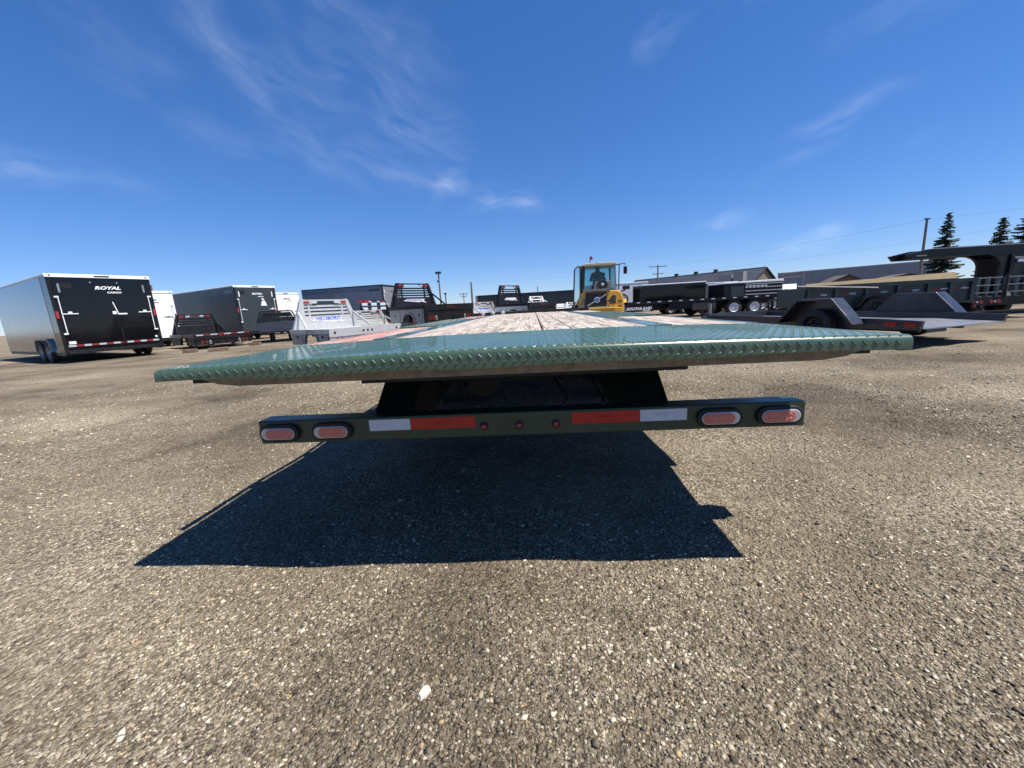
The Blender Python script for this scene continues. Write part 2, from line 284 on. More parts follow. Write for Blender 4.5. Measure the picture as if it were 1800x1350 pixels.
def stone_mesh():
    base = np.array([(x_, y_, z_) for x_ in (-.62, .62) for y_ in (-.62, .62) for z_ in (-.62, .62)])
    tri = np.array([(0, 1, 3), (0, 3, 2), (4, 6, 7), (4, 7, 5), (0, 4, 5), (0, 5, 1), (2, 3, 7), (2, 7, 6), (1, 5, 7), (1, 7, 3)])
    n1 = 105000; r1 = np.sqrt(rng.uniform(.35**2, 2.1**2, n1)); n2 = 175000; r2 = np.exp(rng.uniform(math.log(2.1), math.log(9.5), n2))
    r = np.concatenate([r1, r2]); n = len(r); th = rng.uniform(-1.25, 1.25, n)
    x = r*np.sin(th); y = r*np.cos(th)
    keep = np.sin(x*1.3+1.3*np.sin(y*1.1))*np.sin(y*1.7+.8*np.cos(x*.9))+.5*np.sin(x*4.1+y*2.3)*np.sin(y*3.7-x) > rng.uniform(-1.35, .75, n)   # thinner patches of fines
    r, x, y = r[keep], x[keep], y[keep]; n = len(r)
    sz = np.clip(np.exp(rng.normal(math.log(.0033), .44, n)), .0017, .011)*np.clip(r/3, 1, 1.6)
    var = np.array([base*rng.uniform(.75, 1.25, (8, 1))+rng.normal(0, .22, (8, 3)) for _ in range(40)])
    P = var[rng.integers(0, 40, n)]
    P = P*np.stack([np.ones(n), rng.uniform(.6, .95, n), rng.uniform(.32, .6, n)], -1)[:, None, :]
    a = rng.uniform(0, 2*math.pi, n); tl = rng.normal(0, .25, n)
    ca, sa, ct, s_t = np.cos(a), np.sin(a), np.cos(tl), np.sin(tl)
    X, Y, Z = P[..., 0], P[..., 1], P[..., 2]
    X, Z = X*ct[:, None]-Z*s_t[:, None], X*s_t[:, None]+Z*ct[:, None]
    X, Y = X*ca[:, None]-Y*sa[:, None], X*sa[:, None]+Y*ca[:, None]
    P = np.stack([X, Y, Z], -1)*sz[:, None, None]
    P += np.stack([x, y, ground_z(x, y)+sz*rng.uniform(-.15, .28, n)], -1)[:, None, :]
    me = bpy.data.meshes.new('gravel'); nv = n*8; nf = n*10
    me.vertices.add(nv); me.vertices.foreach_set('co', P.reshape(-1).astype(np.float32))
    F = (tri[None]+(np.arange(n)*8)[:, None, None]).reshape(-1).astype(np.int32)
    me.loops.add(nf*3); me.loops.foreach_set('vertex_index', F)
    me.polygons.add(nf); me.polygons.foreach_set('loop_start', np.arange(0, nf*3, 3, dtype=np.int32)); me.polygons.foreach_set('loop_total', np.full(nf, 3, np.int32))
    me.update(calc_edges=True)
    k = rng.beta(1.25, 2.4, n); col = np.stack([.06+.56*k, .049+.48*k, .034+.36*k], -1)
    hue = rng.uniform(0, 1, n); gr = hue < .25; col[gr] *= np.array([.92, .99, 1.02]); yl = hue > .93; col[yl] *= np.array([1.12, 1.0, .74])
    wh = rng.uniform(0, 1, n) < .06; col[wh] = np.array([.70, .63, .49])*rng.uniform(.8, 1.05, (wh.sum(), 1))
    ca4 = np.ones((n, 8, 4), np.float32); ca4[..., :3] = np.clip(col, 0, 1)[:, None, :]
    at = me.color_attributes.new('tint', 'FLOAT_COLOR', 'POINT'); at.data.foreach_set('color', ca4.reshape(-1))
    M = bpy.data.materials.new('gravel_stone'); M.use_nodes = True; t = M.node_tree; b = t.nodes['Principled BSDF']; b.inputs['Roughness'].default_value = .85; b.inputs['Specular IOR Level'].default_value = .3
    an = t.nodes.new('ShaderNodeAttribute'); an.attribute_name = 'tint'
    tcn = t.nodes.new('ShaderNodeTexCoord'); nz = t.nodes.new('ShaderNodeTexNoise'); nz.inputs['Scale'].default_value = 160; nz.inputs['Detail'].default_value = 3; t.links.new(tcn.outputs['Object'], nz.inputs['Vector'])
    mr = t.nodes.new('ShaderNodeMapRange'); mr.inputs[3].default_value = .7; mr.inputs[4].default_value = 1.25; t.links.new(nz.outputs['Fac'], mr.inputs[0])
    ml = t.nodes.new('ShaderNodeVectorMath'); ml.operation = 'SCALE'; t.links.new(an.outputs['Color'], ml.inputs[0]); t.links.new(mr.outputs[0], ml.inputs['Scale']); 
    tn_ = t.nodes.new('ShaderNodeTexNoise'); tn_.inputs['Scale'].default_value = .42; tn_.inputs['Detail'].default_value = 5; tn_.inputs['Roughness'].default_value = .62; t.links.new(tcn.outputs['Object'], tn_.inputs['Vector'])
    rp_ = t.nodes.new('ShaderNodeValToRGB'); e_ = rp_.color_ramp.elements; e_.new(.5); e_.new(.6)
    for q_, (ps, cc) in enumerate([(.36, (.48, .455, .435)), (.47, (.84, .82, .80)), (.58, (1.08, 1.07, 1.05)), (.68, (1.40, 1.38, 1.33))]): e_[q_].position = ps; e_[q_].color = (*cc, 1)
    t.links.new(tn_.outputs['Fac'], rp_.inputs[0])
    mm = t.nodes.new('ShaderNodeVectorMath'); mm.operation = 'MULTIPLY'; t.links.new(ml.outputs[0], mm.inputs[0]); t.links.new(rp_.outputs[0], mm.inputs[1]); t.links.new(mm.outputs[0], b.inputs['Base Color'])
    me.materials.append(M)
    o = bpy.data.objects.new('gravel', me); C.objects.link(o)
    tag(o, 'loose grey and tan gravel stones strewn over the yard', 'gravel', kind='stuff')
stone_mesh()
ws = MB().add([(-.010, -.019, -.004), (.004, -.022, -.004), (.013, -.006, -.004), (.011, .014, -.004), (-.002, .021, -.004), (-.011, .010, -.004), (-.007, -.013, .010), (.003, -.015, .008), (.008, -.004, .011), (.006, .010, .007), (-.002, .014, .010), (-.007, .006, .012)],
              [(0, 1, 2, 3, 4, 5), (6, 7, 8), (8, 9, 10, 11), (6, 8, 11)]+[(i, (i+1) % 6, (i+1) % 6+6, i+6) for i in range(6)])
o = ws.build('pale_stone', mat('pale_stone', (.66, .59, .44), .85, var=.16, scale=60, bump=.5, bscale=150)); o.location = (-.34, .85, float(ground_z(-.34, .85))+.004); o.rotation_euler = (.12, .05, R(-28))
tag(o, 'pale cream chip of stone lying alone on the bare gravel', 'stone')
# ---------------------------------------------------------------- the green deck trailer
def wood_material(name, stops, red=0.):
    M = bpy.data.materials.new(name); M.use_nodes = True; t = M.node_tree; b = t.nodes['Principled BSDF']; b.inputs['Roughness'].default_value = .62
    n = lambda ty: t.nodes.new(ty); l = t.links.new
    tcn = n('ShaderNodeTexCoord'); oi = n('ShaderNodeObjectInfo')
    off = n('ShaderNodeVectorMath'); off.operation = 'SCALE'; off.inputs[0].default_value = (3, 17, 5); l(oi.outputs['Random'], off.inputs['Scale'])
    ad = n('ShaderNodeVectorMath'); l(tcn.outputs['Object'], ad.inputs[0]); l(off.outputs[0], ad.inputs[1])
    mp = n('ShaderNodeMapping'); mp.inputs['Scale'].default_value = (9, .55, 9); l(ad.outputs[0], mp.inputs[0])
    n1 = n('ShaderNodeTexNoise'); n1.inputs['Scale'].default_value = 1.2; n1.inputs['Detail'].default_value = 3; n1.inputs['Distortion'].default_value = .4; l(mp.outputs[0], n1.inputs['Vector'])
    m1 = n('ShaderNodeMath'); m1.operation = 'MULTIPLY'; l(n1.outputs['Fac'], m1.inputs[0]); m1.inputs[1].default_value = 55
    s1 = n('ShaderNodeMath'); s1.operation = 'SINE'; l(m1.outputs[0], s1.inputs[0])            # growth rings cut lengthwise
    mp2 = n('ShaderNodeMapping'); mp2.inputs['Scale'].default_value = (70, 2.2, 70); l(ad.outputs[0], mp2.inputs[0])
    n2 = n('ShaderNodeTexNoise'); n2.inputs['Scale'].default_value = 1; n2.inputs['Detail'].default_value = 6; l(mp2.outputs[0], n2.inputs['Vector'])
    a = n('ShaderNodeMath'); a.operation = 'MULTIPLY_ADD'; l(s1.outputs[0], a.inputs[0]); a.inputs[1].default_value = .16; l(n2.outputs['Fac'], a.inputs[2])
    r = n('ShaderNodeValToRGB'); e = r.color_ramp.elements; e.new(.5)
    for k, (p, c) in enumerate(stops): e[k].position = p; e[k].color = (*c, 1)
    l(a.outputs[0], r.inputs[0]); cur = r.outputs[0]
    n3 = n('ShaderNodeTexNoise'); n3.inputs['Scale'].default_value = 1.6; n3.inputs['Detail'].default_value = 5; l(ad.outputs[0], n3.inputs['Vector'])
    mr = n('ShaderNodeMapRange'); mr.inputs[1].default_value = .4; mr.inputs[2].default_value = .62; mr.inputs[4].default_value = .28 if not red else red; l(n3.outputs['Fac'], mr.inputs[0])
    mx_ = n('ShaderNodeMix'); mx_.data_type = 'RGBA'; mx_.blend_type = 'MULTIPLY'; l(mr.outputs[0], mx_.inputs[0]); l(cur, mx_.inputs[6]); mx_.inputs[7].default_value = (.95, .42, .33, 1) if red else (.78, .72, .68, 1)
    l(mx_.outputs[2], b.inputs['Base Color'])
    bp = n('ShaderNodeBump'); bp.inputs['Strength'].default_value = .35; bp.inputs['Distance'].default_value = .004; l(a.outputs[0], bp.inputs['Height']); l(bp.outputs[0], b.inputs['Normal'])
    return M
plankm = wood_material('weathered_deck_wood', [(.30, (.19, .150, .115)), (.5, (.385, .325, .262)), (.72, (.50, .435, .36))])
plankr = wood_material('red_stained_deck_wood', [(.30, (.22, .14, .11)), (.5, (.41, .29, .235)), (.72, (.48, .38, .32))], red=.9)
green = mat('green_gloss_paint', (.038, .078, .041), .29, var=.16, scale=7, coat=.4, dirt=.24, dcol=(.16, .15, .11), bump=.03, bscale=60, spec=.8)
greend = mat('shaded_green_frame', (.010, .019, .012), .5, var=.2, scale=5, dirt=.2, dcol=(.03, .027, .02), spec=.25)  # trailer green darkened: shade under the deck is put into this colour
fasc = mat('dirty_bounce_tan', (.24, .195, .135), .75, var=.28, scale=28, dirt=.5, dcol=(.12, .10, .07), bump=.25, bscale=120)  # dirty paint, with the warm ground bounce put into its tan

TX = -.084; TW = 1.295; ZD = .874
def camber(x): return .022*(1-((x-TX)/TW)**2)
TR = thing('deck_trailer', 'green tilt deck trailer with weathered plank bed and diamond plate tail', 'trailer', (TX, 1.30, 0))
# everything below in world numbers, shifted into the trailer's own frame
def tb(mb, name, mt, **k):
    mb.v = [(x-TX, y-1.30, z) for x, y, z in mb.v]; return mb.build(name, mt, k.pop('parent', TR), **k)
# tail plate: top sheet rolled over a round nose
def tail_pt(x, s, lift=0.):                 # s: run along the sheet from the wood edge backwards and down
    zt = ZD+camber(x); rr = .022; top = 2.165-(1.30+rr); arc = rr*math.pi/2
    if s < top: y, z, ny, nz = 2.165-s, zt, 0, 1
    elif s < top+arc: t = (s-top)/rr; y, z, ny, nz = 1.30+rr-rr*math.sin(t), zt-rr+rr*math.cos(t), -math.sin(t), math.cos(t)
    else: y, z, ny, nz = 1.30, zt-rr-(s-top-arc), -1, 0
    return Vector((x, y+ny*lift, z+nz*lift))
S_TOP = 2.165-1.322; S_ARC = .022*math.pi/2
mb = MB(); xs = np.linspace(TX-TW, TX+TW, 49); ss = [0, .2, .4, .6, S_TOP-.01]+[S_TOP+S_ARC*k/6 for k in range(7)]
for x in xs:
    drop = ZD+camber(x)-.022-(.831+.003*math.sin(x*9))
    for s in ss+[S_TOP+S_ARC+drop]: mb.v.append(tuple(tail_pt(x, s)))
    p = tail_pt(x, S_TOP+S_ARC+drop); mb.v.append((x, p.y+.006, p.z)); mb.v.append((x, 1.306, p.z+.012)); mb.v.append((x, 2.165, ZD+camber(x)-.012))
K = len(ss)+4
for i in range(len(xs)-1):
    for k in range(K): mb.f.append((i*K+k, i*K+(k+1) % K, (i+1)*K+(k+1) % K, (i+1)*K+k))
mb.f += [tuple(range(K)), tuple(range((len(xs)-1)*K, len(xs)*K))]
plate = tb(mb, 'tail_plate', green, smooth=True)
mb = MB(); P = .0338; ROW = .0262; nr = int((S_TOP+S_ARC+.05)/ROW)
rows = [S_TOP+S_ARC+.026, S_TOP+S_ARC+.002]; 
while rows[-1] > .03: rows.append(rows[-1]-ROW)
for j, s in enumerate(rows):
    for i in range(int(2*TW/P)):
        x = TX-TW+.025+P*i+(P/2 if j % 2 else 0)
        if x > TX+TW-.02: continue
        if s > ZD+camber(x)-.022-.831+S_TOP+S_ARC-.005: continue
        th = R(48 if j % 2 else -30)+random.gauss(0, .04); c_, s_ = math.cos(th), math.sin(th); hl, hw, ht = (.0125 if s < S_TOP+S_ARC+.02 else .010), .0038, .0010 if s < S_TOP else .0026
        q = lambda u, v, h: tuple(tail_pt(x+u*c_-v*s_, s+u*s_+v*c_, h))
        mb.add([q(-hl, 0, -.0005), q(-hl*.4, -hw, -.0005), q(hl*.4, -hw, -.0005), q(hl, 0, -.0005), q(hl*.4, hw, -.0005), q(-hl*.4, hw, -.0005), q(-hl*.62, 0, ht), q(hl*.62, 0, ht)],
               [(0, 1, 6), (1, 2, 7, 6), (2, 3, 7), (3, 4, 7), (4, 5, 6, 7), (5, 0, 6)])
lugm = mat('green_lug_paint', (.043, .088, .048), .36, var=.12, scale=7, spec=.6)
lug = tb(mb, 'tread_lugs', lugm, parent=None); lug.parent = plate; lug['kind'] = 'stuff'
# underside channel below the nose, bevelled at both ends
mb = MB(); mb.prism([(-1.372, .836), (1.204, .836), (1.10, .796), (1.02, .785), (-1.16, .785), (-1.24, .795)], 'y', 1.415, 1.428)
tb(mb, 'rear_channel', fasc)
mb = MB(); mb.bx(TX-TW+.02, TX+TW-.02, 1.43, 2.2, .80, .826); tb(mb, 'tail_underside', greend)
# steel strips between the planks, side rails and wheel covers
for nm, x0, x1 in (('deck_strip', -.925, -.795), ('deck_strip', .632, .757)):
    mb = MB(); mb.bx(x0, x1, 2.171, 8.16, .80, ZD+camber((x0+x1)/2)+.004); tb(mb, nm, green, bevel=.003)
for x0, x1 in ((TX-TW, TX-TW+.05), (TX+TW-.05, TX+TW)):
    mb = MB(); mb.bx(x0, x1, 2.171, 8.16, .75, ZD+.003); tb(mb, 'side_rail', green, bevel=.003)
for x0, x1 in ((TX-TW+.052, -.928), (.760, TX+TW-.052)):
    zt = ZD+camber((x0+x1)/2)+.012
    mb = MB(); mb.bx(x0, x1, 3.78, 6.02, .82, zt); w = tb(mb, 'wheel_cover', green, bevel=.004)
    mb = MB()
    for j in range(int(2.2/.05)):
        for i in range(int((x1-x0)/.05)):
            x = x0+.03+.05*i; y = 3.81+.05*j; th = R(42 if (i+j) % 2 else -42); c_, s_ = math.cos(th), math.sin(th)
            q = lambda u, v, h: (x+u*c_-v*s_, y+u*s_+v*c_, zt+h)
            mb.add([q(-.018, 0, -.0005), q(0, -.005, -.0005), q(.018, 0, -.0005), q(0, .005, -.0005), q(-.009, 0, .0025), q(.009, 0, .0025)], [(0, 1, 5, 4), (1, 2, 5), (2, 3, 5), (3, 0, 4, 5), (0, 1, 4)])
    g_ = tb(mb, 'cover_lugs', green, parent=None); g_.parent = w; g_['kind'] = 'stuff'
# planks
def plank(x0, x1, y0, y1, gap0, gap1, mt):
    xc = (x0+x1)/2; z = ZD+camber(xc)+random.uniform(-.0025, .0025)
    mb = MB(); mb.bx(x0+gap0, x1-gap1, y0, y1, z-.042, z); o = tb(mb, 'plank', mt, bevel=.004)
    sc = MB()
    for y in np.arange(2.23 if y0 < 3 else 6.13, y1-.02, .42):
        for x in (x0+.035, x1-.035): sc.lathe([(0, .007), (.0012, .006)], (x+random.uniform(-.006, .006), y+random.uniform(-.01, .01), z-.0003), 'z', 7, False, True)
    h_ = tb(sc, 'screw_heads', galv, parent=None); h_.parent = o; h_['kind'] = 'stuff'; return o
cen = [(-.792, -.59), (-.59, -.385), (-.385, -.165), (-.165, .05), (.05, .213), (.213, .43), (.43, .629)]
gaps = [(.003, .0012), (.0012, .0015), (.0015, .0015), (.0015, .006), (.006, .006), (.006, .006), (.006, .003)]
for (x0, x1), (g0, g1) in zip(cen, gaps): plank(x0, x1, 2.174, 8.155, g0, g1, plankm)
for x0, x1, a, b in ((TX-TW+.052, -1.135, .002, .002), (-1.135, -.928, .002, .003), (.760, .955, .003, .005), (.955, TX+TW-.052, .005, .002)):
    for y0, y1 in ((2.174, 3.775), (6.025, 8.155)): plank(x0, x1, y0, y1, a, b, plankr if x0 < -.9 else plankm)
# joists under the deck
for y in np.arange(2.35, 8.1, .42):
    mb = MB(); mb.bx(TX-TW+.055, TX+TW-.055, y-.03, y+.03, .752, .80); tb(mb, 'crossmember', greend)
# main beams and sloped rear legs
for x in (-.68, .505):
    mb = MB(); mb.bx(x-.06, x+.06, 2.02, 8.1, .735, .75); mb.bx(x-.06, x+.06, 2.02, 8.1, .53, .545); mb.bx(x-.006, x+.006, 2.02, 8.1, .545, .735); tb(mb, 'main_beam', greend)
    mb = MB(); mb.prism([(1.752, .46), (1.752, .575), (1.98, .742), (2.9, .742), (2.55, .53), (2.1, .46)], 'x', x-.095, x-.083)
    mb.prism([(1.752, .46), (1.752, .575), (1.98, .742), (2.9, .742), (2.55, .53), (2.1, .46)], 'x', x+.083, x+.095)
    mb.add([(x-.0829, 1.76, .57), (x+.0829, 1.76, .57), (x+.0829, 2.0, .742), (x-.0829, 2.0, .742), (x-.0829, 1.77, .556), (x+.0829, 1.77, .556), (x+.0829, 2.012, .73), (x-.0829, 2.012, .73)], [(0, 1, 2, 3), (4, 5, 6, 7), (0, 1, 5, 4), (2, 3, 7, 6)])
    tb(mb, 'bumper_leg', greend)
mb = MB(); mb.bx(-.58, .41, 2.25, 2.33, .60, .742); tb(mb, 'added_cross_channel', greend)  # both cross plates are added to darken the gap between the legs
mb = MB(); mb.bx(-.58, .41, 3.05, 3.15, .50, .742); tb(mb, 'added_cross_channel', greend)
mb = MB(); mb.tube([(-.09, 2.34, .66), (-.09, 3.9, .50)], [.05, .045], 12); tb(mb, 'tilt_cylinder', satin, smooth=True)  # cylinder, tank and hoses: clutter added to keep the gap dark
mb = MB(); mb.tube([(-.35, 2.5, .56), (-.35, 3.4, .56)], .11, 14); tb(mb, 'air_tank', satin, smooth=True)
for k, (x0, zz) in enumerate(((-.50, .72), (.12, .70), (.30, .71))):
    mb = MB(); mb.tube([(x0, 1.72, .575), (x0+.03, 1.86, .60-.02*k), (x0-.02, 2.05, zz-.06), (x0+.04, 2.3, zz-.13), (x0, 3.2, zz-.08)], .009, 6); tb(mb, 'hose', rubber, smooth=True)
mb = MB(); mb.bx(-.742, .616, 1.57, 1.62, .744, .778); tb(mb, 'cross_tube', satin, bevel=.004)
# bumper with lamps and tape
mb = MB(); mb.bx(-1.297, 1.142, 1.65, 1.75, .462, .572)
bum = tb(mb, 'bumper', mat('green_bumper_paint', (.022, .047, .025), .36, var=.16, scale=9, dirt=.3, dcol=(.085, .075, .055), bump=.06, bscale=40), bevel=.006)
def bp(mb, name, mt, **k):
    mb.v = [(x-TX, y-1.30, z) for x, y, z in mb.v]; return mb.build(name, mt, bum, **k)
orange = mat('pale_red_lens', (.56, .17, .125), .25, var=.16, scale=90, coat=.3, bump=.3, bscale=160)
for cx, side in ((-1.193, -1), (-.942, -1), (.782, 1), (1.030, 1)):
    mb = MB(); mb.prism(oval(cx, .516, .190, .082), 'y', 1.632, 1.6495); bp(mb, 'lamp_grommet', mat('lamp_rubber', (.008, .008, .009), .6), bevel=.005)
    mb = MB(); mb.prism(oval(cx, .516, .160, .056), 'y', 1.624, 1.6318); bp(mb, 'tail_lamp', clear, bevel=.004)
    mb = MB(); mb.prism(oval(cx-side*.009, .516, .132, .048), 'y', 1.621, 1.6238); ln_ = bp(mb, 'lamp_lens', orange, bevel=.0015)
    mb = MB()
    for i in range(5):
        for j in (-1, 1): mb.lathe([(0, .0075), (-.0016, .005)], (cx-side*.009+(i-2)*.021, 1.6209, .516+j*.0105), 'y', 8, False, True)
    mb.v = [(x-TX, y-1.30, z) for x, y, z in mb.v]; d_ = mb.build('lens_facets', orange, None); d_.parent = bum; d_['kind'] = 'stuff'
for x0, x1, mt in ((-.768, -.577, whtt), (-.5765, -.278, redt), (.151, .448, redt), (.4485, .648, whtt)):
    mb = MB(); mb.bx(x0, x1, 1.6480, 1.6494, .508, .560); tp = bp(mb, 'reflective_tape', mt)
    if mt is redt or x0 > 0:
        letters('ORALITE', .020, mat('tape_print_red', (.42, .012, .012), .3) if mt is redt else mat('tape_print_white', (.55, .59, .68), .3), tp, ((x0+x1)/2-TX, 1.6478-1.30, .536), FACE_BACK)
for x in (-.241, -.082, .080):
    mb = MB(); mb.lathe([(0, .019), (-.006, .018), (-.008, .014)], (x, 1.6495, .512), 'y', 16); k_ = bp(mb, 'marker_lamp', mat('lamp_rubber', (.008, .008, .009), .6), smooth=True)
    mb = MB(); mb.lathe([(0, .0125), (-.006, .0105), (-.009, .005)], (x, 1.6413, .512), 'y', 14); bp(mb, 'marker_lens', redl, smooth=True)
# side rub rail on pockets (left), one stub pocket (right)
mb = MB(); mb.bx(-1.447, -1.433, 1.585, 8.1, .79, .835)
rail = tb(mb, 'rub_rail', green)
for y in np.arange(2.1, 8.0, .58):
    mb = MB(); mb.bx(-1.4325, TX-TW-.002, y-.045, y+.045, .78, .845); o = tb(mb, 'stake_pocket', green, bevel=.003)
mb = MB(); mb.bx(TX+TW-.02, 1.252, 1.62, 1.68, .80, .826); tb(mb, 'stake_pocket', green, bevel=.004)
for sx in (-1, 1):                                   # little feet of the side brackets seen below the channel
    mb = MB(); mb.prism([(TX+sx*1.03-.11, .784), (TX+sx*1.03+.11, .784), (TX+sx*1.03+.05, .770), (TX+sx*1.03-.06, .770)], 'y', 1.6, 1.75); tb(mb, 'rail_bracket', satin)
# front rail
mb = MB(); mb.bx(TX-TW+.06, TX+TW-.06, 8.165, 8.215, .80, .945); fr = tb(mb, 'front_rail', satin, bevel=.006)
for x in (-1.05, -.84, -.63):
    mb = MB(); mb.lathe([(0, .045), (-.02, .04), (-.035, .015)], (x, 8.164, .925), 'y', 14); mb.v = [(a-TX, b_-1.30, c_) for a, b_, c_ in mb.v]; mb.build('front_lamp', clear, fr, smooth=True)
# wheels and axles
def wheel(parent, c, r=.37, w=.22, out=1, ax='x', rim=wrim, dark=None, n=26):
    """tyre plus rim; out = side the dish faces along the axle"""
    h = w/2; pf = [(-h*.9, r*.60), (-h, r*.72), (-h*.95, r*.9), (-h*.72, r*.985), (-h*.3, r), (h*.3, r), (h*.72, r*.985), (h*.95, r*.9), (h, r*.72), (h*.9, r*.60)]
    t = MB().lathe(pf, (0, 0, 0), ax, n, False, False).build('wheel', rubber, parent, smooth=True, loc=c)
    rp = [(out*h*.93, r*.60), (out*h*.99, r*.585), (out*h*.9, r*.55), (out*h*.35, r*.50), (out*h*.25, r*.36), (out*h*.45, r*.24), (out*h*.80, r*.17), (out*h*.82, r*.05)]
    MB().lathe(rp, (0, 0, 0), ax, 22, False, True).build('rim', rim, t, smooth=True)
    mb = MB()
    for k in range(6):
        a = 2*math.pi*k/6; q = (out*h*.5, r*.30*math.cos(a), r*.30*math.sin(a))
        mb.lathe([(0, r*.035), (out*h*.16, r*.03)], q if ax == 'x' else (q[1], q[0], q[2]), ax, 6)
    mb.build('wheel_nuts', galv, t)
    return t
for y in (4.35, 5.42):
    mb = MB(); mb.tube([(-1.0, y, .38), (.85, y, .38)], .065, 12); tb(mb, 'axle', satin, smooth=True)
    for x, o_ in ((-1.19, -1), (-.90, -1), (.735, 1), (1.02, 1)): wheel(TR, (x-TX, y-1.30, .375), .375, .21, o_, rim=galv)
mb = MB(); mb.prism([(-.68, 8.1), (.50, 8.1), (-.04, 9.6), (-.14, 9.6)], 'z', .56, .70); tb(mb, 'tongue', greend)
mb = MB(); mb.tube([(-.09, 9.2, 0.0), (-.09, 9.2, .55)], .045, 10); mb.box((-.09, 9.2, .012), (.22, .22, .024)); tb(mb, 'jack', satin)
# ---------------------------------------------------------------- enclosed cargo trailers  (own frame: rear centre on the ground, +Y towards the tongue)
dred = mat('faded_red_tape', (.22, .018, .02), .4, var=.15, scale=20); dwht = mat('faded_white_tape', (.42, .44, .47), .4, var=.1, scale=20)
def cargo_trailer(label, loc, head, Lh, Wd, z0, z1, side, rear, post, header, roofm, name='cargo_trailer', detail=2, axle=.42, stripe=None, text='ROYAL', ink_rear=whitep, ink_side=None, guard=True, fend=alud, right_too=True, back_panel=None, barn=False):
    T = thing(name, label, 'trailer', (*loc, 0), R(head), 'cargo trailers parked around the yard')
    w = Wd/2; t = .03; zr = z1-.07
    # side skins, one panel per sheet
    yb = .0 if back_panel is None else .62
    n = max(2, round((Lh-yb)/1.22)); st = (Lh-yb)/n
    for s in (-1, 1):
        for k in range(n):
            mb = MB(); mb.bx(*sorted((s*w, s*(w-t))), yb+.03+k*st+.004, yb+.03+(k+1)*st-.004-(.03 if k == n-1 else 0), z0, zr-.002); mb.build('side_panel', side, T)
        if back_panel:
            mb = MB(); mb.bx(*sorted((s*w, s*(w-t))), .03, yb-.002, z0, zr-.002); mb.build('side_panel', back_panel, T)
            mb = MB(); mb.bx(*sorted((s*(w+.008), s*(w-.004))), yb-.004, yb+.032, z0, zr-.004); mb.build('corner_trim', whitep, T)
    mb = MB(); mb.bx(-w+t, w-t, .05, Lh-.02, z0+.02, zr-.01); mb.build('inner_shell', satin, T)
    nose = Lh+.45
    mb = MB(); mb.prism([(-w, Lh+.002), (w, Lh+.002), (.12, nose), (-.12, nose)], 'z', z0, zr-.003); mb.build('nose', side, T)
    mb = MB(); mb.prism([(-w-.02, -.02), (w+.02, -.02), (w+.02, Lh), (.14, nose+.02), (-.14, nose+.02), (-w-.02, Lh)], 'z', zr, z1)
    rf = mb.build('roof', roofm, T, bevel=.02)
    # rear frame and door
    for s in (-1, 1):
        mb = MB(); mb.bx(*sorted((s*w, s*(w-.10))), -.012, .028, z0-.04, zr-.003); mb.build('rear_post', post, T)
    mb = MB(); mb.bx(-w-.01, w+.01, -.034, -.021, zr-.035, z1-.015); hd = mb.build('rear_header', header, T)
    for x in (-w+.10, w-.10): MB().lathe([(0, .022), (-.012, .018)], (x, -.035, z1-.045), 'y', 10).build('marker_lamp', satin, hd)
    MB().prism(oval(.02, z1-.045, .38, .03), 'y', -.048, -.035).build('brake_lamp', mat('dark_red_lens', (.06, .01, .012), .2), hd)
    dz0 = z0+.10; dz1 = zr-.06; dw = w-.105
    if barn:
        for s in (-1, 1): MB().bx(*sorted((s*.006, s*dw)), -.02, .03, dz0, dz1).build('rear_door', rear, T, bevel=.006)
        door = T.children[-1]
    else:
        door = MB().bx(-dw, dw, -.02, .03, dz0, dz1).build('ramp_door', rear, T, bevel=.006)
    MB().bx(-w, w, .0, .06, z0-.06, dz0-.006).build('rear_sill', satin, T)
    H = dz1-dz0; Z = lambda f: dz0+H*f
    if detail >= 1:
        for s in (-1, 1):
            xb = s*(dw-.05)
            mb = MB(); mb.tube([(xb, -.045, Z(.22)), (xb, -.045, Z(.74))], .014, 8); mb.build('lock_bar', whitep, T)
            for f in (.22, .74): MB().box((xb+s*.03, -.038, Z(f)), (.10, .034, .05)).build('bar_keeper', whitep, T)
            mb = MB(); mb.bar((xb, -.06, Z(.50)), (xb-s*.36, -.05, Z(.50)), .02, .028); mb.box((xb-s*.18, -.055, Z(.515)), (.09, .025, .07)); mb.build('lock_handle', whitep, T)
            MB().bx(*sorted((s*(w-.015), s*(w-.085))), -.024, -.0125, Z(.44), Z(.54)).build('tail_lamp', redl, T)
            MB().bx(*sorted((s*(dw-.10), s*(dw-.15))), -.030, -.0205, Z(.80), Z(.92)).build('hinge_plate', galv if rear is gblack else whitep, T)
    if detail >= 2:
        MB().box((.12, -.035, Z(.50)), (.10, .03, .10)).build('latch_plate', whitep, T)
        mb = MB(); mb.bar((.20, -.045, Z(.48)), (.44, -.045, Z(.48)), .02, .045); mb.bar((.21, -.045, Z(.49)), (.13, -.045, Z(.66)), .025, .025, (0, 1, 0)); mb.build('door_lever', whitep, T)
        MB().tube([(.20, -.05, Z(.01)), (.19, -.05, Z(.28))], .02, 8).build('cable_post', satin, T)
        tw = 2*dw/13
        for k in range(13): MB().bx(-dw+k*tw+.002, -dw+(k+1)*tw-.002, -.0235, -.0205, Z(.032), Z(.058)).build('reflective_tape', dred if k % 2 else dwht, door)
        MB().bx(-dw+.03, -dw+.19, -.026, -.0205, Z(.07), Z(.11)).build('plate_tag', whitep, door)
        MB().lathe([(0, .04), (-.02, .03)], (dw-.06, -.021, Z(.10)), 'y', 12).build('plate_lamp', whitep, door, smooth=True)
        for x in (-.30, .36): MB().lathe([(0, .02), (-.02, .018)], (x, -.021, Z(.945)), 'y', 10).build('clearance_lamp', clear, door)
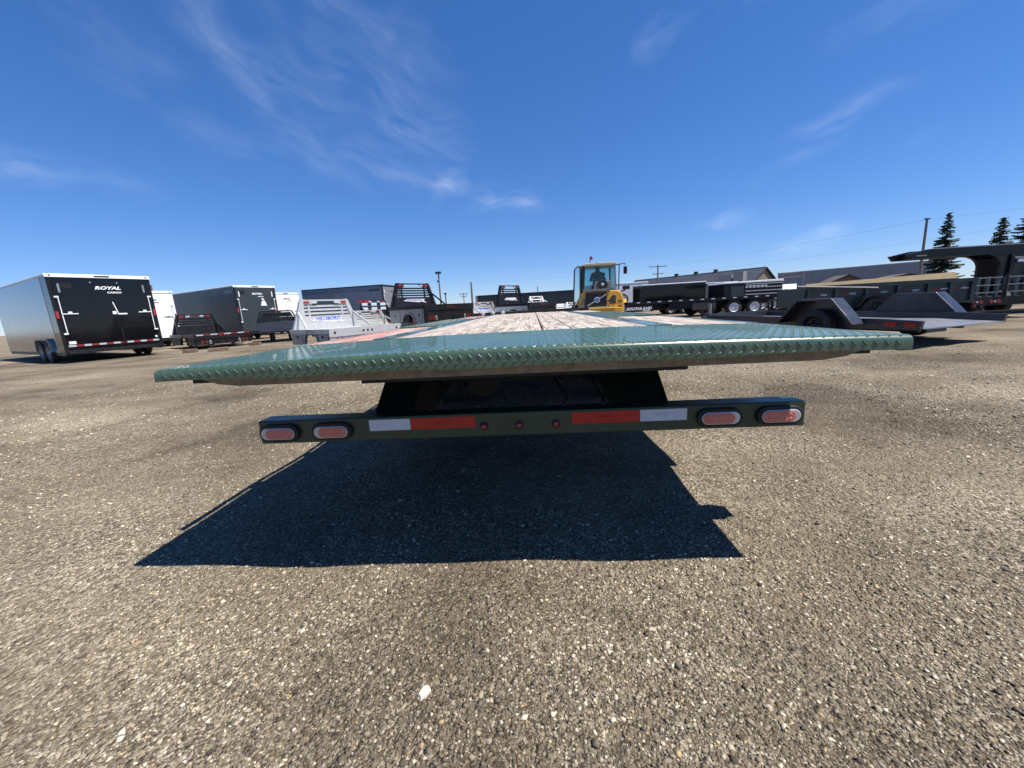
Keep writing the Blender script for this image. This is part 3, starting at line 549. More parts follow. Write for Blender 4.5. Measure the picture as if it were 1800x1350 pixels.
    if text:
        k = 1 if detail >= 2 else .85
        letters(text, .145*k, ink_rear, door, (.10 if detail >= 2 else .06, -.022, Z(.865)), FACE_BACK, .25, .006, 1.4)
        if detail >= 1: letters('CARGO', .075*k, ink_rear, door, (.24, -.022, Z(.80)), FACE_BACK, .25, .003, 1.4)
        if ink_side:
            letters(text, .18, ink_side, T, (-w-.002, .55, zr-.26), FACE_LEFT, .2, .008, 1.3)
    if stripe: 
        MB().bx(-dw+.12, -dw+.42, -.024, -.0205, Z(.86), Z(.94)).build('warning_sticker', satin, door)
    # running gear
    ya = Lh*axle
    for s in (-1, 1):
        for dy in (-.43, .43): wheel(T, (s*(w-.03), ya+dy, .36), .36, .2, s, rim=alud, n=22)
        mb = MB(); mb.prism([(ya-.95, z0+.02), (ya-.85, z0+.36), (ya-.72, z0+.47), (ya+.72, z0+.47), (ya+.85, z0+.36), (ya+.95, z0+.02), (ya+.88, z0+.02), (ya+.79, z0+.34), (ya+.69, z0+.42), (ya-.69, z0+.42), (ya-.79, z0+.34), (ya-.88, z0+.02)], 'x', *sorted((s*(w+.003), s*(w+.09)))); mb.build('fender', fend, T)
        mb = MB(); mb.prism([(ya-.87, z0-.02), (ya-.78, z0+.33), (ya-.68, z0+.41), (ya+.68, z0+.41), (ya+.78, z0+.33), (ya+.87, z0-.02)], 'x', *sorted((s*(w-.25), s*(w+.002)))); mb.build('wheel_well', rubber, T)
        MB().bx(*sorted((s*(w-.02), s*(w-.12))), .07, Lh, z0-.11, z0-.003).build('frame_rail', satin, T)
        if guard: MB().bx(*sorted((s*(w+.002), s*(w+.008))), yb+.04, ya-.97, z0, z0+.10).build('bottom_trim', alud, T)
    MB().bx(-.06, .06, Lh, Lh+1.3, z0-.1, z0-.005).build('tongue', satin, T)
    MB().tube([(0, Lh+1.0, 0), (0, Lh+1.0, z0+.3)], .04, 8).build('jack', satin, T)
    return T
cargo_trailer('large silver sided cargo trailer with glossy black rear ramp door and wheels showing', (-14.65, 12.81), 64.1, 7.4, 2.54, .36, 2.86, silver, gblack, black, whitep, whitep, back_panel=gblack, axle=.27, stripe=True)
a2 = cargo_trailer('narrow white cargo trailer half hidden behind the glossy black rear door', (-19.1, 18.6), 62, 5.5, 2.05, .35, 2.80, whitep, whitep, whitep, whitep, whitep, detail=1, text='ROYAL', ink_rear=ink)
cargo_trailer('dark charcoal cargo trailer with white roof edge behind the two low black truck beds', (-15.73, 21.71), 64.7, 7.2, 2.25, .40, 3.02, charcoal, charcoal, satin, whitep, whitep, detail=1, ink_side=mat('grey_lettering', (.3, .31, .33), .4), stripe=True)
cargo_trailer('white cargo trailer standing just past the charcoal cargo trailer', (-18.2, 28.2), 66, 5.5, 2.1, .4, 2.98, whitep, whitep, whitep, whitep, whitep, detail=1, text='ROYAL', ink_rear=ink, barn=True)
cargo_trailer('blue grey cargo trailer with black roof edge behind the aluminium truck bed', (-9.6, 26.6), 82, 6.0, 2.5, .42, 2.95, bluegrey, alud, black, black, black, detail=1, ink_side=ink, ink_rear=ink)
cargo_trailer('long dark cargo trailer behind the white bed racks near the loader', (3.6, 34.5), 84, 8.3, 2.3, .45, 2.18, mat('green_black_panel', (.022, .032, .034), .35, var=.1, scale=2), black, black, black, black, detail=0, text=None)
cargo_trailer('white cargo trailer just to the loader\'s mirror side', (8.9, 32.0), 88, 4.2, 2.2, .42, 2.40, whitep, whitep, whitep, whitep, whitep, detail=0, text=None)
cargo_trailer('low glossy black cargo trailer with white roof behind the plank flatbed', (11.2, 27), 84, 3.9, 2.0, .42, 2.0, gblack, black, black, whitep, whitep, detail=0, text=None)
cargo_trailer('plain grey cargo trailer between the black one and the slatted livestock trailer', (13.9, 28.5), 86, 3.3, 2.0, .42, 1.93, mat('mid_grey_panel', (.20, .21, .22), .35, var=.05, scale=2), alud, alud, whitep, whitep, detail=0, text=None)
# sticker block on the charcoal trailer's door
ch = [o for o in bpy.data.objects if o.name.startswith('ramp_door') and o.parent and 'charcoal' in o.parent.get('label', '')][0]
MB().prism([(.18, 1.90), (.52, 1.90), (.44, 2.16), (.26, 2.16)], 'y', -.026, -.0212).build('warning_sticker', whitep, ch)
MB().prism([(.30, 2.20), (.44, 2.20), (.34, 2.32), (.26, 2.32)], 'y', -.026, -.0212).build('warning_sticker', whitep, ch)

# ---------------------------------------------------------------- truck beds (own frame: below the tail, +Y towards the cab rack)
def truck_bed(label, loc, head, Lb, Wd, zb, rack, skin, trim, skirtm, name='truck_bed', slats=4, text=None, tcol=whitep, skirt=True, tube=False, dove=0., legs=True, zbot=.2, posts=True, extra=None, panel_h=.42, group='truck beds set out in rows'):
    T = thing(name, label, 'truck bed', (*loc, 0), R(head), group)
    w = Wd/2
    if dove:
        mb = MB(); mb.bx(-w, w, dove, Lb, zb-.08, zb); mb.prism([(dove-.002, zb), (dove-.002, zb-.08), (.0, zb-.08-dove*.28), (.0, zb-dove*.28)], 'x', -w, w); mb.build('deck', skin, T)
    else: MB().bx(-w, w, .05, Lb, zb-.06, zb).build('deck', skin, T)
    for s in (-1, 1):
        if not dove: MB().bx(*sorted((s*w+s*.002, s*(w+.05))), .05, Lb, zb-.11, zb+.02).build('side_rail', trim, T, bevel=.008)
        if skirt:
            ya = Lb*.46; ra = min(.42, (zb-zbot)*.86); z0 = zbot
            arch = [(ya+ra*math.cos(a), z0+ra*1.05*math.sin(a)) for a in [math.pi*k/12 for k in range(13)]]
            poly = [(.12, z0)]+arch[::-1]+[(Lb-.05, z0), (Lb-.05, zb-.112), (.12, zb-.112)]
            mb = MB(); mb.prism(poly, 'x', *sorted((s*(w-.02), s*(w+.03)))); sk = mb.build('side_skirt', skirtm, T)
            ring = [(ya+(ra+.06)*math.cos(a), z0+(ra+.06)*1.05*math.sin(a)) for a in [math.pi*k/12 for k in range(13)]]
            MB().prism(ring+arch[::-1], 'x', *sorted((s*(w+.031), s*(w+.055)))).build('arch_trim', skirtm, sk)
            for y0, y1 in ((.2, ya-ra-.12), (ya+ra+.12, Lb-.15)):
                if y1-y0 > .15:
                    MB().bx(*sorted((s*(w+.031), s*(w+.04))), y0, y1, z0+.06, zb-.18).build('toolbox_door', skirtm, sk)
                    MB().bx(*sorted((s*(w+.0405), s*(w+.055))), (y0+y1)/2-.03, (y0+y1)/2+.03, (z0+zb)/2-.02, (z0+zb)/2+.05).build('latch', satin, sk)
    # tail
    if not dove:
        zt0 = max(.12, zb-.5) if skirt else zb-.22
        tail = MB().bx(-w-.04, w+.04, 0, .048, zb-.20, zb+.03).build('tail_panel', trim, T, bevel=.006)
        for x in (-.14, 0, .14): MB().lathe([(0, .032), (-.012, .026)], (x, -.001, zb-.08), 'y', 12).build('marker_lamp', redl if skin is not alu else mat('dark_red_lens', (.06, .01, .012), .2), tail)
        for s in (-1, 1): MB().lathe([(0, .034), (-.012, .028)], (s*(w-.12), -.001, zb-.08), 'y', 12).build('marker_lamp', mat('dark_red_lens', (.06, .01, .012), .2), tail)
        if skirt:
            low = MB().bx(-w-.02, w+.02, .02, .06, zbot+.02, zb-.205).build('lamp_board', trim, T)
            for s in (-1, 1):
                for k, mt in enumerate((redl, redl, clear)):
                    x = s*(w-.18-.14*k); z = (zbot+zb-.2)/2
                    MB().prism([(x+.7*(a-x), z+1.6*(b-z)) for a, b in oval(x, z, .12, .10)], 'y', .006, .0195).build('tail_lamp', mt, low)
                    MB().prism([(x+.4*(a-x), z+1.05*(b-z)) for a, b in oval(x, z, .12, .10)], 'y', .001, .0055).build('lamp_centre', satin, low)
            MB().bx(-.25, .25, -.09, .018, zbot+.02, zbot+.12).build('hitch_step', satin, T)
    # frame and stands that carry it
    for s in (-1, 1):
        if not dove: MB().bx(*sorted((s*.38, s*.48)), .1, Lb+.1, zb-.24, zb-.062).build('frame_rail', satin, T)
        for y in (.45, Lb-.25):
            zt = (zb-.24 if not dove else zb-.081-max(0, dove-y)*.28); MB().bx(*sorted((s*.37, s*.49)), y-.07, y+.07, 0, zt-.003).build('support_block', woodblk if zb < .9 else satin, T)
    # cab rack
    yr = Lb-.06; tw = w*.68; zt = rack; zp = zb+panel_h*(rack-zb)
    def edge(f): return w-.04+(tw-w+.04)*f           # half width at height fraction
    if posts:
        for s in (-1, 1):
            if tube: mb = MB(); mb.tube([(s*(w-.06), yr, zb), (s*edge(.9), yr, zb+(zt-zb)*.93), (s*(edge(1)-.08), yr, zt-.03)], .035, 8); mb.build('rack_post', trim, T, smooth=True)
            else: MB().prism([(s*(w-.03), zb+.001), (s*(w-.19), zb+.001), (s*(edge(1)-.13), zt-.001), (s*(edge(1)-.02), zt-.001), (s*(edge(1)+.03), zt-.07)], 'y', yr-.05, yr+.05).build('rack_post', trim, T)
            mb = MB(); mb.bar((s*(w-.08), yr-.75 if not tube else yr-.5, zb+.02), (s*(edge(.55)-.02), yr-.06, zb+(zt-zb)*.55), .05, .05); mb.build('rack_brace', trim, T)
    e1 = edge(.92)-.05
    hz0 = zt-.17*(zt-zb)
    if tube:
        MB().tube([(-edge(1)+.08, yr, zt-.03), (edge(1)-.08, yr, zt-.03)], .035, 8).build('rack_header', trim, T, smooth=True)
    else:
        hd = MB().prism([(-e1+.03, zt-.012), (e1-.03, zt-.012), (e1+.01, hz0), (.40*w, hz0), (.26*w, zt-.055), (-.26*w, zt-.055), (-.40*w, hz0), (-e1-.01, hz0)], 'y', yr-.045, yr+.045).build('rack_header', trim, T)
        for s in (-1, 1):
            MB().prism(oval(s*(e1-.14), (zt+hz0)/2-.015, .19, .07), 'y', yr-.060, yr-.046).build('brake_lamp', redl, hd)
            MB().prism(oval(s*(e1-.38), (zt+hz0)/2-.015, .17, .07), 'y', yr-.060, yr-.046).build('work_lamp', clear, hd)
    for k in range(slats):
        z = zp+(hz0-zp)*(k+.7)/(slats+.2); MB().bx(-edge((z-zb)/(zt-zb))+.09, edge((z-zb)/(zt-zb))-.09, yr-.02, yr+.02, z-.03, z+.03).build('rack_slat', trim, T)
    for x in (-w*.48, w*.48): MB().bx(x-.025, x+.025, yr-.030, yr+.021, zp, hz0).build('rack_upright', trim, T)
    pn = MB().prism([(-w+.10, zb+.002), (w-.10, zb+.002), (edge(panel_h)-.06, zp), (-edge(panel_h)+.06, zp)], 'y', yr-.035, yr+.035).build('rack_panel', skin, T)
    if text:
        zc = zb+(zp-zb)*.68
        mb = MB(); mb.prism([(-w*.46, zc-.02), (-w*.18, zc-.05), (w*.2, zc-.085), (w*.3, zc-.06), (w*.52, zc-.12), (w*.40, zc-.01), (w*.45, zc+.05), (-w*.30, zc+.05)], 'y', yr-.042, yr-.0355); mb.build('emblem', mat('pale_emblem', (.62, .63, .66), .35), pn)
        letters(text, .14, tcol, pn, (.02, yr-.044, zc+.025), FACE_BACK, .2, .004, 1.1)
    if extra: extra(T, w, yr, zb, zt, zp)
    return T
def three_reds(T, w, yr, zb, zt, zp):
    for x in (-.12, 0, .12): MB().lathe([(0, .03), (-.02, .025)], (x, yr-.046, zt-.06), 'y', 10).build('marker_lamp', redl, T)
    for k in range(4): MB().bx(-w*.46, w*.46, yr-.028, yr-.022, zp+.05+.07*k, zp+.075+.07*k).build('louvre', satin, T)
def cab_stripes(T, w, yr, zb, zt, zp):
    mb = MB(); mb.tube([(-w*.75, .02, zb-.28), (-w*.6, -.04, .12), (w*.6, -.04, .12), (w*.75, .02, zb-.28)], .025, 8); mb.build('bumper_bar', satin, T, smooth=True)
    tw = 2*w/8
    for k in range(8): MB().bx(-w+k*tw+.003, -w+(k+1)*tw-.003, -.004, -.0008, zb-.035, zb+.01).build('reflective_tape', dred if k % 2 else dwht, T)
truck_bed('low black truck bed with three small red lamps on its louvred rack', (-13.35, 16.05), 58, 3.3, 2.0, .60, 1.52, satin, black, satin, slats=3, zbot=.16, extra=lambda *a: (three_reds(*a), cab_stripes(*a)))
truck_bed('black tube rack truck bed with a sloping tail, left of the aluminium bed', (-11.9, 17.9), 38, 2.7, 2.0, .95, 1.53, satin, black, satin, slats=4, skirt=False, tube=True, dove=1.5)
truck_bed('bright aluminium truck bed with blue lettering on its slatted rack', (-4.78, 10.97), 57, 2.2, 2.25, .70, 1.60, alu, alu, alud, slats=3, panel_h=.44, text='HILLSBORO', tcol=blueink, zbot=.28)
truck_bed('second bright aluminium bed, low behind the blue lettered one', (-5.2, 14.6), 57, 2.0, 2.1, .62, 1.24, alu, alu, alud, slats=3, zbot=.22)
def stickers(T, w, yr, zb, zt, zp):
    for i in range(3):
        for j in range(2): MB().bx(-w*.75+i*w*.55, -w*.42+i*w*.55, yr-.058, yr-.051, zp-.02+j*.22, zp+.12+j*.22).build('sticker', whtt, T)
    MB().bx(-w+.1, -w*.2, yr-.05, yr-.036, zt-.1, zt-.02).build('red_panel', redt, T)
truck_bed('black truck bed with white stickers on its rack, before the blue grey cargo trailer', (-6.4, 18.6), 55, 2.2, 1.9, .95, 1.78, satin, black, galv, slats=2, zbot=.5, extra=stickers)
truck_bed('tall black truck bed with grey toolbox skirts and a pale winged emblem', (-3.15, 14.95), 52, 2.4, 2.35, 1.26, 2.24, satin, black, alud, slats=4, text='HILLSBORO', tcol=mat('violet_lettering', (.25, .2, .4), .4), zbot=.55)
truck_bed('aluminium truck bed right behind the tall winged emblem bed', (-1.0, 19.9), 52, 2.2, 2.1, .80, 1.40, alu, alu, alud, slats=3, text='HILLSBORO', tcol=blueink, zbot=.35)
truck_bed('distant black truck bed with pale emblem, facing the deck trailer\'s front rail', (.55, 20.3), 50, 2.4, 2.2, 1.18, 2.22, satin, black, alu, slats=4, text='HILLSBORO', tcol=whitep, zbot=.5)
truck_bed('white bed rack peeping over beside the distant black truck bed', (1.6, 27.4), 50, 1.8, 2.0, 1.05, 1.72, alu, whitep, alud, slats=1, zbot=.45)
truck_bed('small white bed rack just beside the yellow loader', (4.0, 26.6), 50, 1.8, 1.5, .72, 1.16, alu, whitep, alud, slats=1, zbot=.3)
for (x, y, rz, lb) in ((-13.0, 13.85, 20, 'short dark wood block on gravel nearest the black ramp door'), (-12.0, 14.0, 35, 'longer wood block on gravel, middle one of three'), (-12.2, 16.25, 10, 'small wood block lying beside the low black truck bed\'s leg')):
    o = MB().bx(-.32 if 'longer' in lb else -.22, .32 if 'longer' in lb else .22, -.09, .09, 0, .13).build('wood_block', woodblk, None, bevel=.01, loc=(x, y, .002), rot=(0, 0, R(rz))); tag(o, lb, 'block', 'wood blocks on the gravel')

# ---------------------------------------------------------------- flatbed, livestock, dump, hauler, gooseneck trailers
def flatbed():
    T = thing('flatbed_trailer', 'long black plank flatbed trailer on white rims with spare wheel', 'trailer', (5.0, 21.2, 0), 0)
    MB().bx(0, 7.7, 0, 2.3, .86, .93).build('deck', black, T)
    for y in (-.03, 2.305): MB().bx(0, 7.7, y, y+.026, .78, .94).build('side_rail', black, T)
    for k in range(13): MB().bx(.5+k*.55, .68+k*.55, -.038, -.0305, .87, .92).build('reflective_tape', whtt, T)
    for y in (.55, 1.65): MB().bx(.2, 7.6, y, y+.12, .52, .855).build('main_beam', satin, T)
    for x in (4.2, 5.55, 6.6):
        for y, o_ in ((.12, -1), (2.18, 1)):
            wheel(T, (x, y, .40), .40, .24, o_, ax='y', rim=wrim if x > 5 else satin, n=22)
        MB().tube([(x, .15, .4), (x, 2.15, .4)], .06, 8).build('axle', satin, T)
    MB().bx(3.4, 4.6, -.02, .04, .36, .76).build('mud_flap', rubber, T)
    MB().bx(2.2, 3.6, .02, .5, .45, .77).build('toolbox', satin, T)
    sg = MB().bx(-.10, 1.35, -.07, -.035, .42, .76).build('name_board', black, T)
    letters('SOUTHLAND', .19, whitep, sg, (.62, -.072, .58), FACE_BACK, .2, .010, 1.15); letters('TRAILERS', .09, whitep, sg, (1.0, -.072, .47), FACE_BACK, .2, .004)
    wheel(T, (-.15, .3, 1.13), .30, .2, -1, ax='y', rim=wrim, n=22); MB().bx(-.2, -.1, .42, .5, .80, 1.12).build('spare_bracket', satin, T)
    MB().bx(-.9, 0, .95, 1.15, .6, .75).build('tongue', satin, T); MB().tube([(-.6, 1.05, 0), (-.6, 1.05, .7)], .05, 8).build('jack', satin, T)
flatbed()
def livestock():
    T = thing('livestock_trailer', 'black livestock trailer with bright horizontal aluminium slats behind the flatbed', 'trailer', (11.6, 24.6, 0), R(2))
    MB().bx(0, 3.5, .05, 2.0, .45, 1.70).build('body', satin, T)
    MB().prism([(-.05, 1.702), (0, 1.78), (3.5, 1.84), (3.55, 1.702)], 'y', .0, 2.05).build('roof', whitep, T, bevel=.02)
    MB().bx(.0, .35, .02, .049, .5, 1.65).build('door', black, T); MB().bx(.42, 1.20, .025, .049, .72, 1.55).build('side_panel', charcoal, T)
    MB().bx(.36, 1.25, .02, .048, .52, .70).build('lower_panel', alud, T)
    for k in range(6): MB().bx(1.28, 3.5, .012, .049, .60+k*.20, .645+k*.20).build('slat', alu, T)
    MB().bx(1.30, 2.55, .006, .0115, 1.42, 1.53).build('name_strip', whitep, T)
    for k in range(5): MB().bx(1.36+k*.24, 1.52+k*.24, .002, .0055, 1.445, 1.505).build('name_mark', ink, T)
    mb = MB(); mb.prism([(1.95, .5), (2.05, .72), (2.3, .80), (2.9, .80), (3.15, .72), (3.25, .5), (3.18, .5), (3.1, .67), (2.88, .75), (2.32, .75), (2.1, .67), (2.02, .5)], 'y', -.12, .01); mb.build('fender', alu, T)
    for x in (2.28, 2.92):
        wheel(T, (x, -.02, .33), .33, .2, -1, ax='y', n=20); wheel(T, (x, 2.0, .33), .33, .2, 1, ax='y', n=20)
livestock()
def dump_trailer():
    dg = mat('dark_green_steel', (.020, .038, .036), .38, var=.15, scale=4, dirt=.12)
    T = thing('dump_trailer', 'dark green dump trailer with a slanted tan tarp cover behind the car hauler', 'trailer', (8.15, 12.3, 0), R(-11))
    Lx = 4.05
    MB().bx(0, Lx, 0, .05, .50, 1.12).build('side_wall', dg, T); MB().bx(0, Lx, 1.95, 2.0, .50, 1.12).build('side_wall', dg, T)
    MB().bx(.002, Lx, .052, 1.948, .48, .54).build('floor', dg, T)
    MB().prism([(.052, .545), (1.948, .545), (1.948, 1.11), (.052, 1.11)], 'x', .01, .06).build('front_wall', dg, T)
    MB().bx(Lx-.05, Lx, .052, 1.948, .545, 1.0).build('tailgate', dg, T)
    MB().bx(-.03, Lx+.02, -.035, .0-.002, 1.05, 1.14).build('top_rail', dg, T); MB().bx(-.03, Lx+.02, -.03, -.002, .48, .55).build('bottom_rail', dg, T)
    for x in (.05, .75, 1.5, 2.25, 2.95, 3.45, 3.93): MB().bx(x, x+.09, -.07, -.0022, .552, 1.048).build('side_post', dg, T)
    for k, x in enumerate((.2, .92, 1.68, 2.42, 3.07, 3.53)):
        MB().bx(x, x+.22, -.008, -.0022, .86, .905).build('reflective_tape', dred, T); MB().bx(x+.222, x+.38, -.008, -.0022, .86, .905).build('reflective_tape', dwht, T)
    tarp = mat('tan_tarp', (.125, .092, .042), .8, var=.25, scale=5, bump=.3, bscale=12)
    mb = MB(); mb.add([(.0, -.02, 1.142), (Lx-.42, -.02, 1.142), (Lx-.12, .55, 1.32), (.25, .55, 1.22), (.0, -.02, 1.155), (Lx-.42, -.02, 1.155), (Lx-.12, .55, 1.335), (.25, .55, 1.235)], [(0, 1, 2, 3), (4, 5, 6, 7), (0, 1, 5, 4), (1, 2, 6, 5), (2, 3, 7, 6), (3, 0, 4, 7)]); mb.build('tarp', tarp, T)
    MB().tube([(-.25, -.12, 1.17), (1.75, -.14, 1.01)], .022, 8).build('tarp_arm', galv, T)
    for x in (1.75, 2.5):
        wheel(T, (x, -.14, .38), .38, .22, -1, ax='y', rim=satin, n=22); wheel(T, (x, 2.14, .38), .38, .22, 1, ax='y', rim=satin, n=22)
    mb = MB(); mb.prism([(1.22, .5), (1.4, .76), (1.55, .82), (2.7, .82), (2.85, .76), (3.05, .5), (3.0, .5), (2.82, .73), (2.68, .78), (1.57, .78), (1.43, .73), (1.27, .5)], 'y', -.28, -.072); mb.build('fender', black, T)
    for y in (.3, 1.6): MB().bx(-.6, Lx, y, y+.1, .36, .478).build('frame_rail', satin, T)
    MB().bx(Lx-.04, Lx+.05, -.04, .2, .30, .46).build('tail_lamp_box', satin, T); MB().bx(Lx-.0, Lx+.06, -.05, -.041, .34, .42).build('tail_lamp', redl, T)
    MB().tube([(-.5, .95, 0), (-.5, .95, .8)], .05, 8).build('jack', satin, T)
dump_trailer()
def car_hauler():
    nv = mat('navy_black_paint', (.020, .024, .034), .30, var=.15, coat=.3, dirt=.12)
    T = thing('car_hauler', 'low navy black car hauler trailer with boxy fenders and steel deck', 'trailer', (7.14, 6.82, 0), R(18))
    w = 1.0; Lh = 4.6; z = .40
    pts = [(0, z-.05), (.9, z-.01), (Lh, z+.02)]
    dk = mat('worn_steel_deck', (.24, .25, .27), .38, .5, var=.2, scale=5, dirt=.12)
    mb = MB(); mb.prism([(0, z-.06), (.95, z-.02), (Lh, z), (Lh, z-.03), (.95, z-.05), (0, z-.075)], 'x', -w+.02, w-.02); mb.build('deck', dk, T)
    for s in (-1, 1):
        mb = MB(); mb.prism([(.02, z-.085), (0, z+.06), (.6, z+.09), (Lh, z+.13), (Lh, z-.08), (.9, z-.10)], 'x', *sorted((s*(w-.018), s*(w+.05)))); rl = mb.build('side_rail', nv, T, bevel=.006)
        for y0, mt in ((.03, redl), (.30, redt)):
            MB().bx(*sorted((s*(w+.051), s*(w+.062))), y0+.04, y0+.20, z-.035, z+.035).build('side_lamp', mt, rl)
        yc = 1.55 if s < 0 else 1.35
        fp = [(yc-.75, z+.0), (yc-.62, z+.16), (yc-.34, z+.47), (yc+.34, z+.47), (yc+.62, z+.16), (yc+.75, z+.0)]
        fi = [(yc-.69, z+.0), (yc-.57, z+.14), (yc-.31, z+.43), (yc+.31, z+.43), (yc+.57, z+.14), (yc+.69, z+.0)]
        MB().prism(fp+fi[::-1], 'x', *sorted((s*(w+.052), s*(w+.34)))).build('fender', nv, T, bevel=.01)
        MB().prism(fi, 'x', *sorted((s*(w+.0515), s*(w+.068)))).build('fender_back', nv, T)
        tp = MB()
        for i in range(6):
            for j in range(4): tp.box((s*(w+.10+.05*j), yc-.33-.27*(i/6)-.02, z+.477-.30*(i/6)-.022), (.03, .012, .006), Matrix.Rotation(R(48), 3, 'X'))
        tp.build('fender_tread', nv, T)
        wheel(T, (s*(w+.20), yc, .34), .34, .21, s, rim=satin, n=24)
        MB().bx(*sorted((s*.5, s*.58)), .3, Lh+.2, z-.16, z-.081).build('frame_rail', satin, T)
    MB().tube([(-w, 1.55, .34), (w+.15, 1.35, .34)], .05, 8).build('axle', satin, T)
    MB().bx(-w, w, Lh+.002, Lh+.08, z-.09, z+.16).build('front_rail', nv, T)
    mb = MB(); mb.bar((-.6, Lh+.08, z-.04), (0, Lh+1.4, z-.02), .08, .12); mb.bar((.6, Lh+.08, z-.04), (0, Lh+1.4, z-.02), .08, .12); mb.build('tongue', satin, T)
    MB().tube([(0, Lh+1.1, 0), (0, Lh+1.1, .8)], .045, 8).build('jack', galv, T)
    MB().bx(-w+.05, -w+.5, -.02, .0-.002, z-.13, z-.075).build('tail_bar', satin, T)
    letters('Southland', .075, whitep, T, (-w-.053, 1.0, z+.02), FACE_LEFT, .3, .001)
car_hauler()
def gooseneck():
    T = thing('gooseneck_trailer', 'tall black gooseneck trailer with its neck reaching out against the sky', 'trailer', (11.75, 13.2, 0), R(0))
    side = [(0, 1.98), (.62, 2.10), (5.4, 2.13), (5.4, 1.83), (2.3, 1.83), (.5, 1.82), (.14, 1.82)]
    arc = [(2.3+.50*math.sin(R(a)), 1.45+.378*math.cos(R(a))) for a in (8, 20, 35, 50, 65, 78, 90)]
    for y in (0, .62):
        MB().prism(side, 'y', y, y+.12).build('neck_beam', black, T, bevel=.01)
        MB().prism([(2.3, 1.8285)]+arc+[(2.82, .42), (5.2, .42), (5.2, 1.8285)], 'y', y+.015, y+.105).build('riser', black, T)
    for x in (.3, 1.0, 1.7): MB().bx(x, x+.12, .121, .619, 1.84, 2.0).build('neck_crossmember', satin, T)
    for x in (3.0, 3.6, 4.3): MB().bx(x, x+.10, -.05, .014, .45, 1.79).build('riser_rib', satin, T)
    MB().bx(.25, .55, -.004, -.001, 1.90, 1.93).build('neck_mark', galv, T)
    MB().bx(.7, 5.3, -.03, -.001, 2.085, 2.115).build('top_flange', galv, T)
    MB().bx(3.05, 3.55, -.09, -.052, 1.66, 1.72).build('light_bar', galv, T); MB().bx(3.16, 3.36, -.09, -.052, 1.56, 1.64).build('plate_tag', whtt, T)
    MB().tube([(3.4, .31, 0), (3.4, .31, 1.7)], .09, 10).build('landing_leg', galv, T, smooth=True)
    MB().bx(3.3, 10.5, -.5, 1.65, .85, 1.0).build('deck', satin, T)
    for x in (7.6, 8.5):
        wheel(T, (x, -.3, .4), .4, .24, -1, ax='y', rim=wrim, n=20); wheel(T, (x, 1.45, .4), .4, .24, 1, ax='y', rim=wrim, n=20)
gooseneck()
def ramp_trailer():
    T = thing('ramp_trailer', 'dark flatbed tail with upright loading ramps and red lamps below the gooseneck', 'trailer', (12.15, 11.75, 0), R(-6))
    MB().bx(0, 1.75, .0, 3.2, .50, .58).build('deck', satin, T)
    MB().bx(-.02, 1.77, -.06, -.002, .36, .56).build('tail_bar', black, T)
    for x in (.16, .34, .58, .76): MB().lathe([(0, .05), (-.015, .045)], (x, -.061, .46), 'y', 14).build('tail_lamp', redl, T, smooth=True)
    for x in (.25, .67): MB().lathe([(0, .03), (-.015, .025)], (x, -.061, .46), 'y', 12).build('reverse_lamp', clear, T)
    gr = mat('grey_green_steel', (.10, .115, .10), .45, var=.2, dirt=.2)
    for x0 in (.02, .92):
        rp = MB(); 
        for dx in (0, .23, .46, .69): rp.bx(x0+dx, x0+dx+.07, .02, .09, .585, 1.14)
        rp.build('loading_ramp', gr, T)
        for z in (.70, .90, 1.10): MB().bx(x0-.01, x0+.78, -.012, .018, z, z+.03).build('ramp_rung', galv, T)
    MB().tube([(.9, -.02, .58), (.9, -.02, 1.2)], .03, 8).build('ramp_prop', satin, T)
    for y in (1.2, 2.1):
        wheel(T, (-.12, y, .36), .36, .2, -1, n=20, rim=satin); wheel(T, (1.87, y, .36), .36, .2, 1, n=20, rim=satin)
    MB().bx(.02, 1.7, -.3, -.07, .18, .22).build('tow_bar', satin, T); MB().bx(.3, .4, -.1, .0-.061, .22, .358).build('bar_hanger', satin, T)
ramp_trailer()
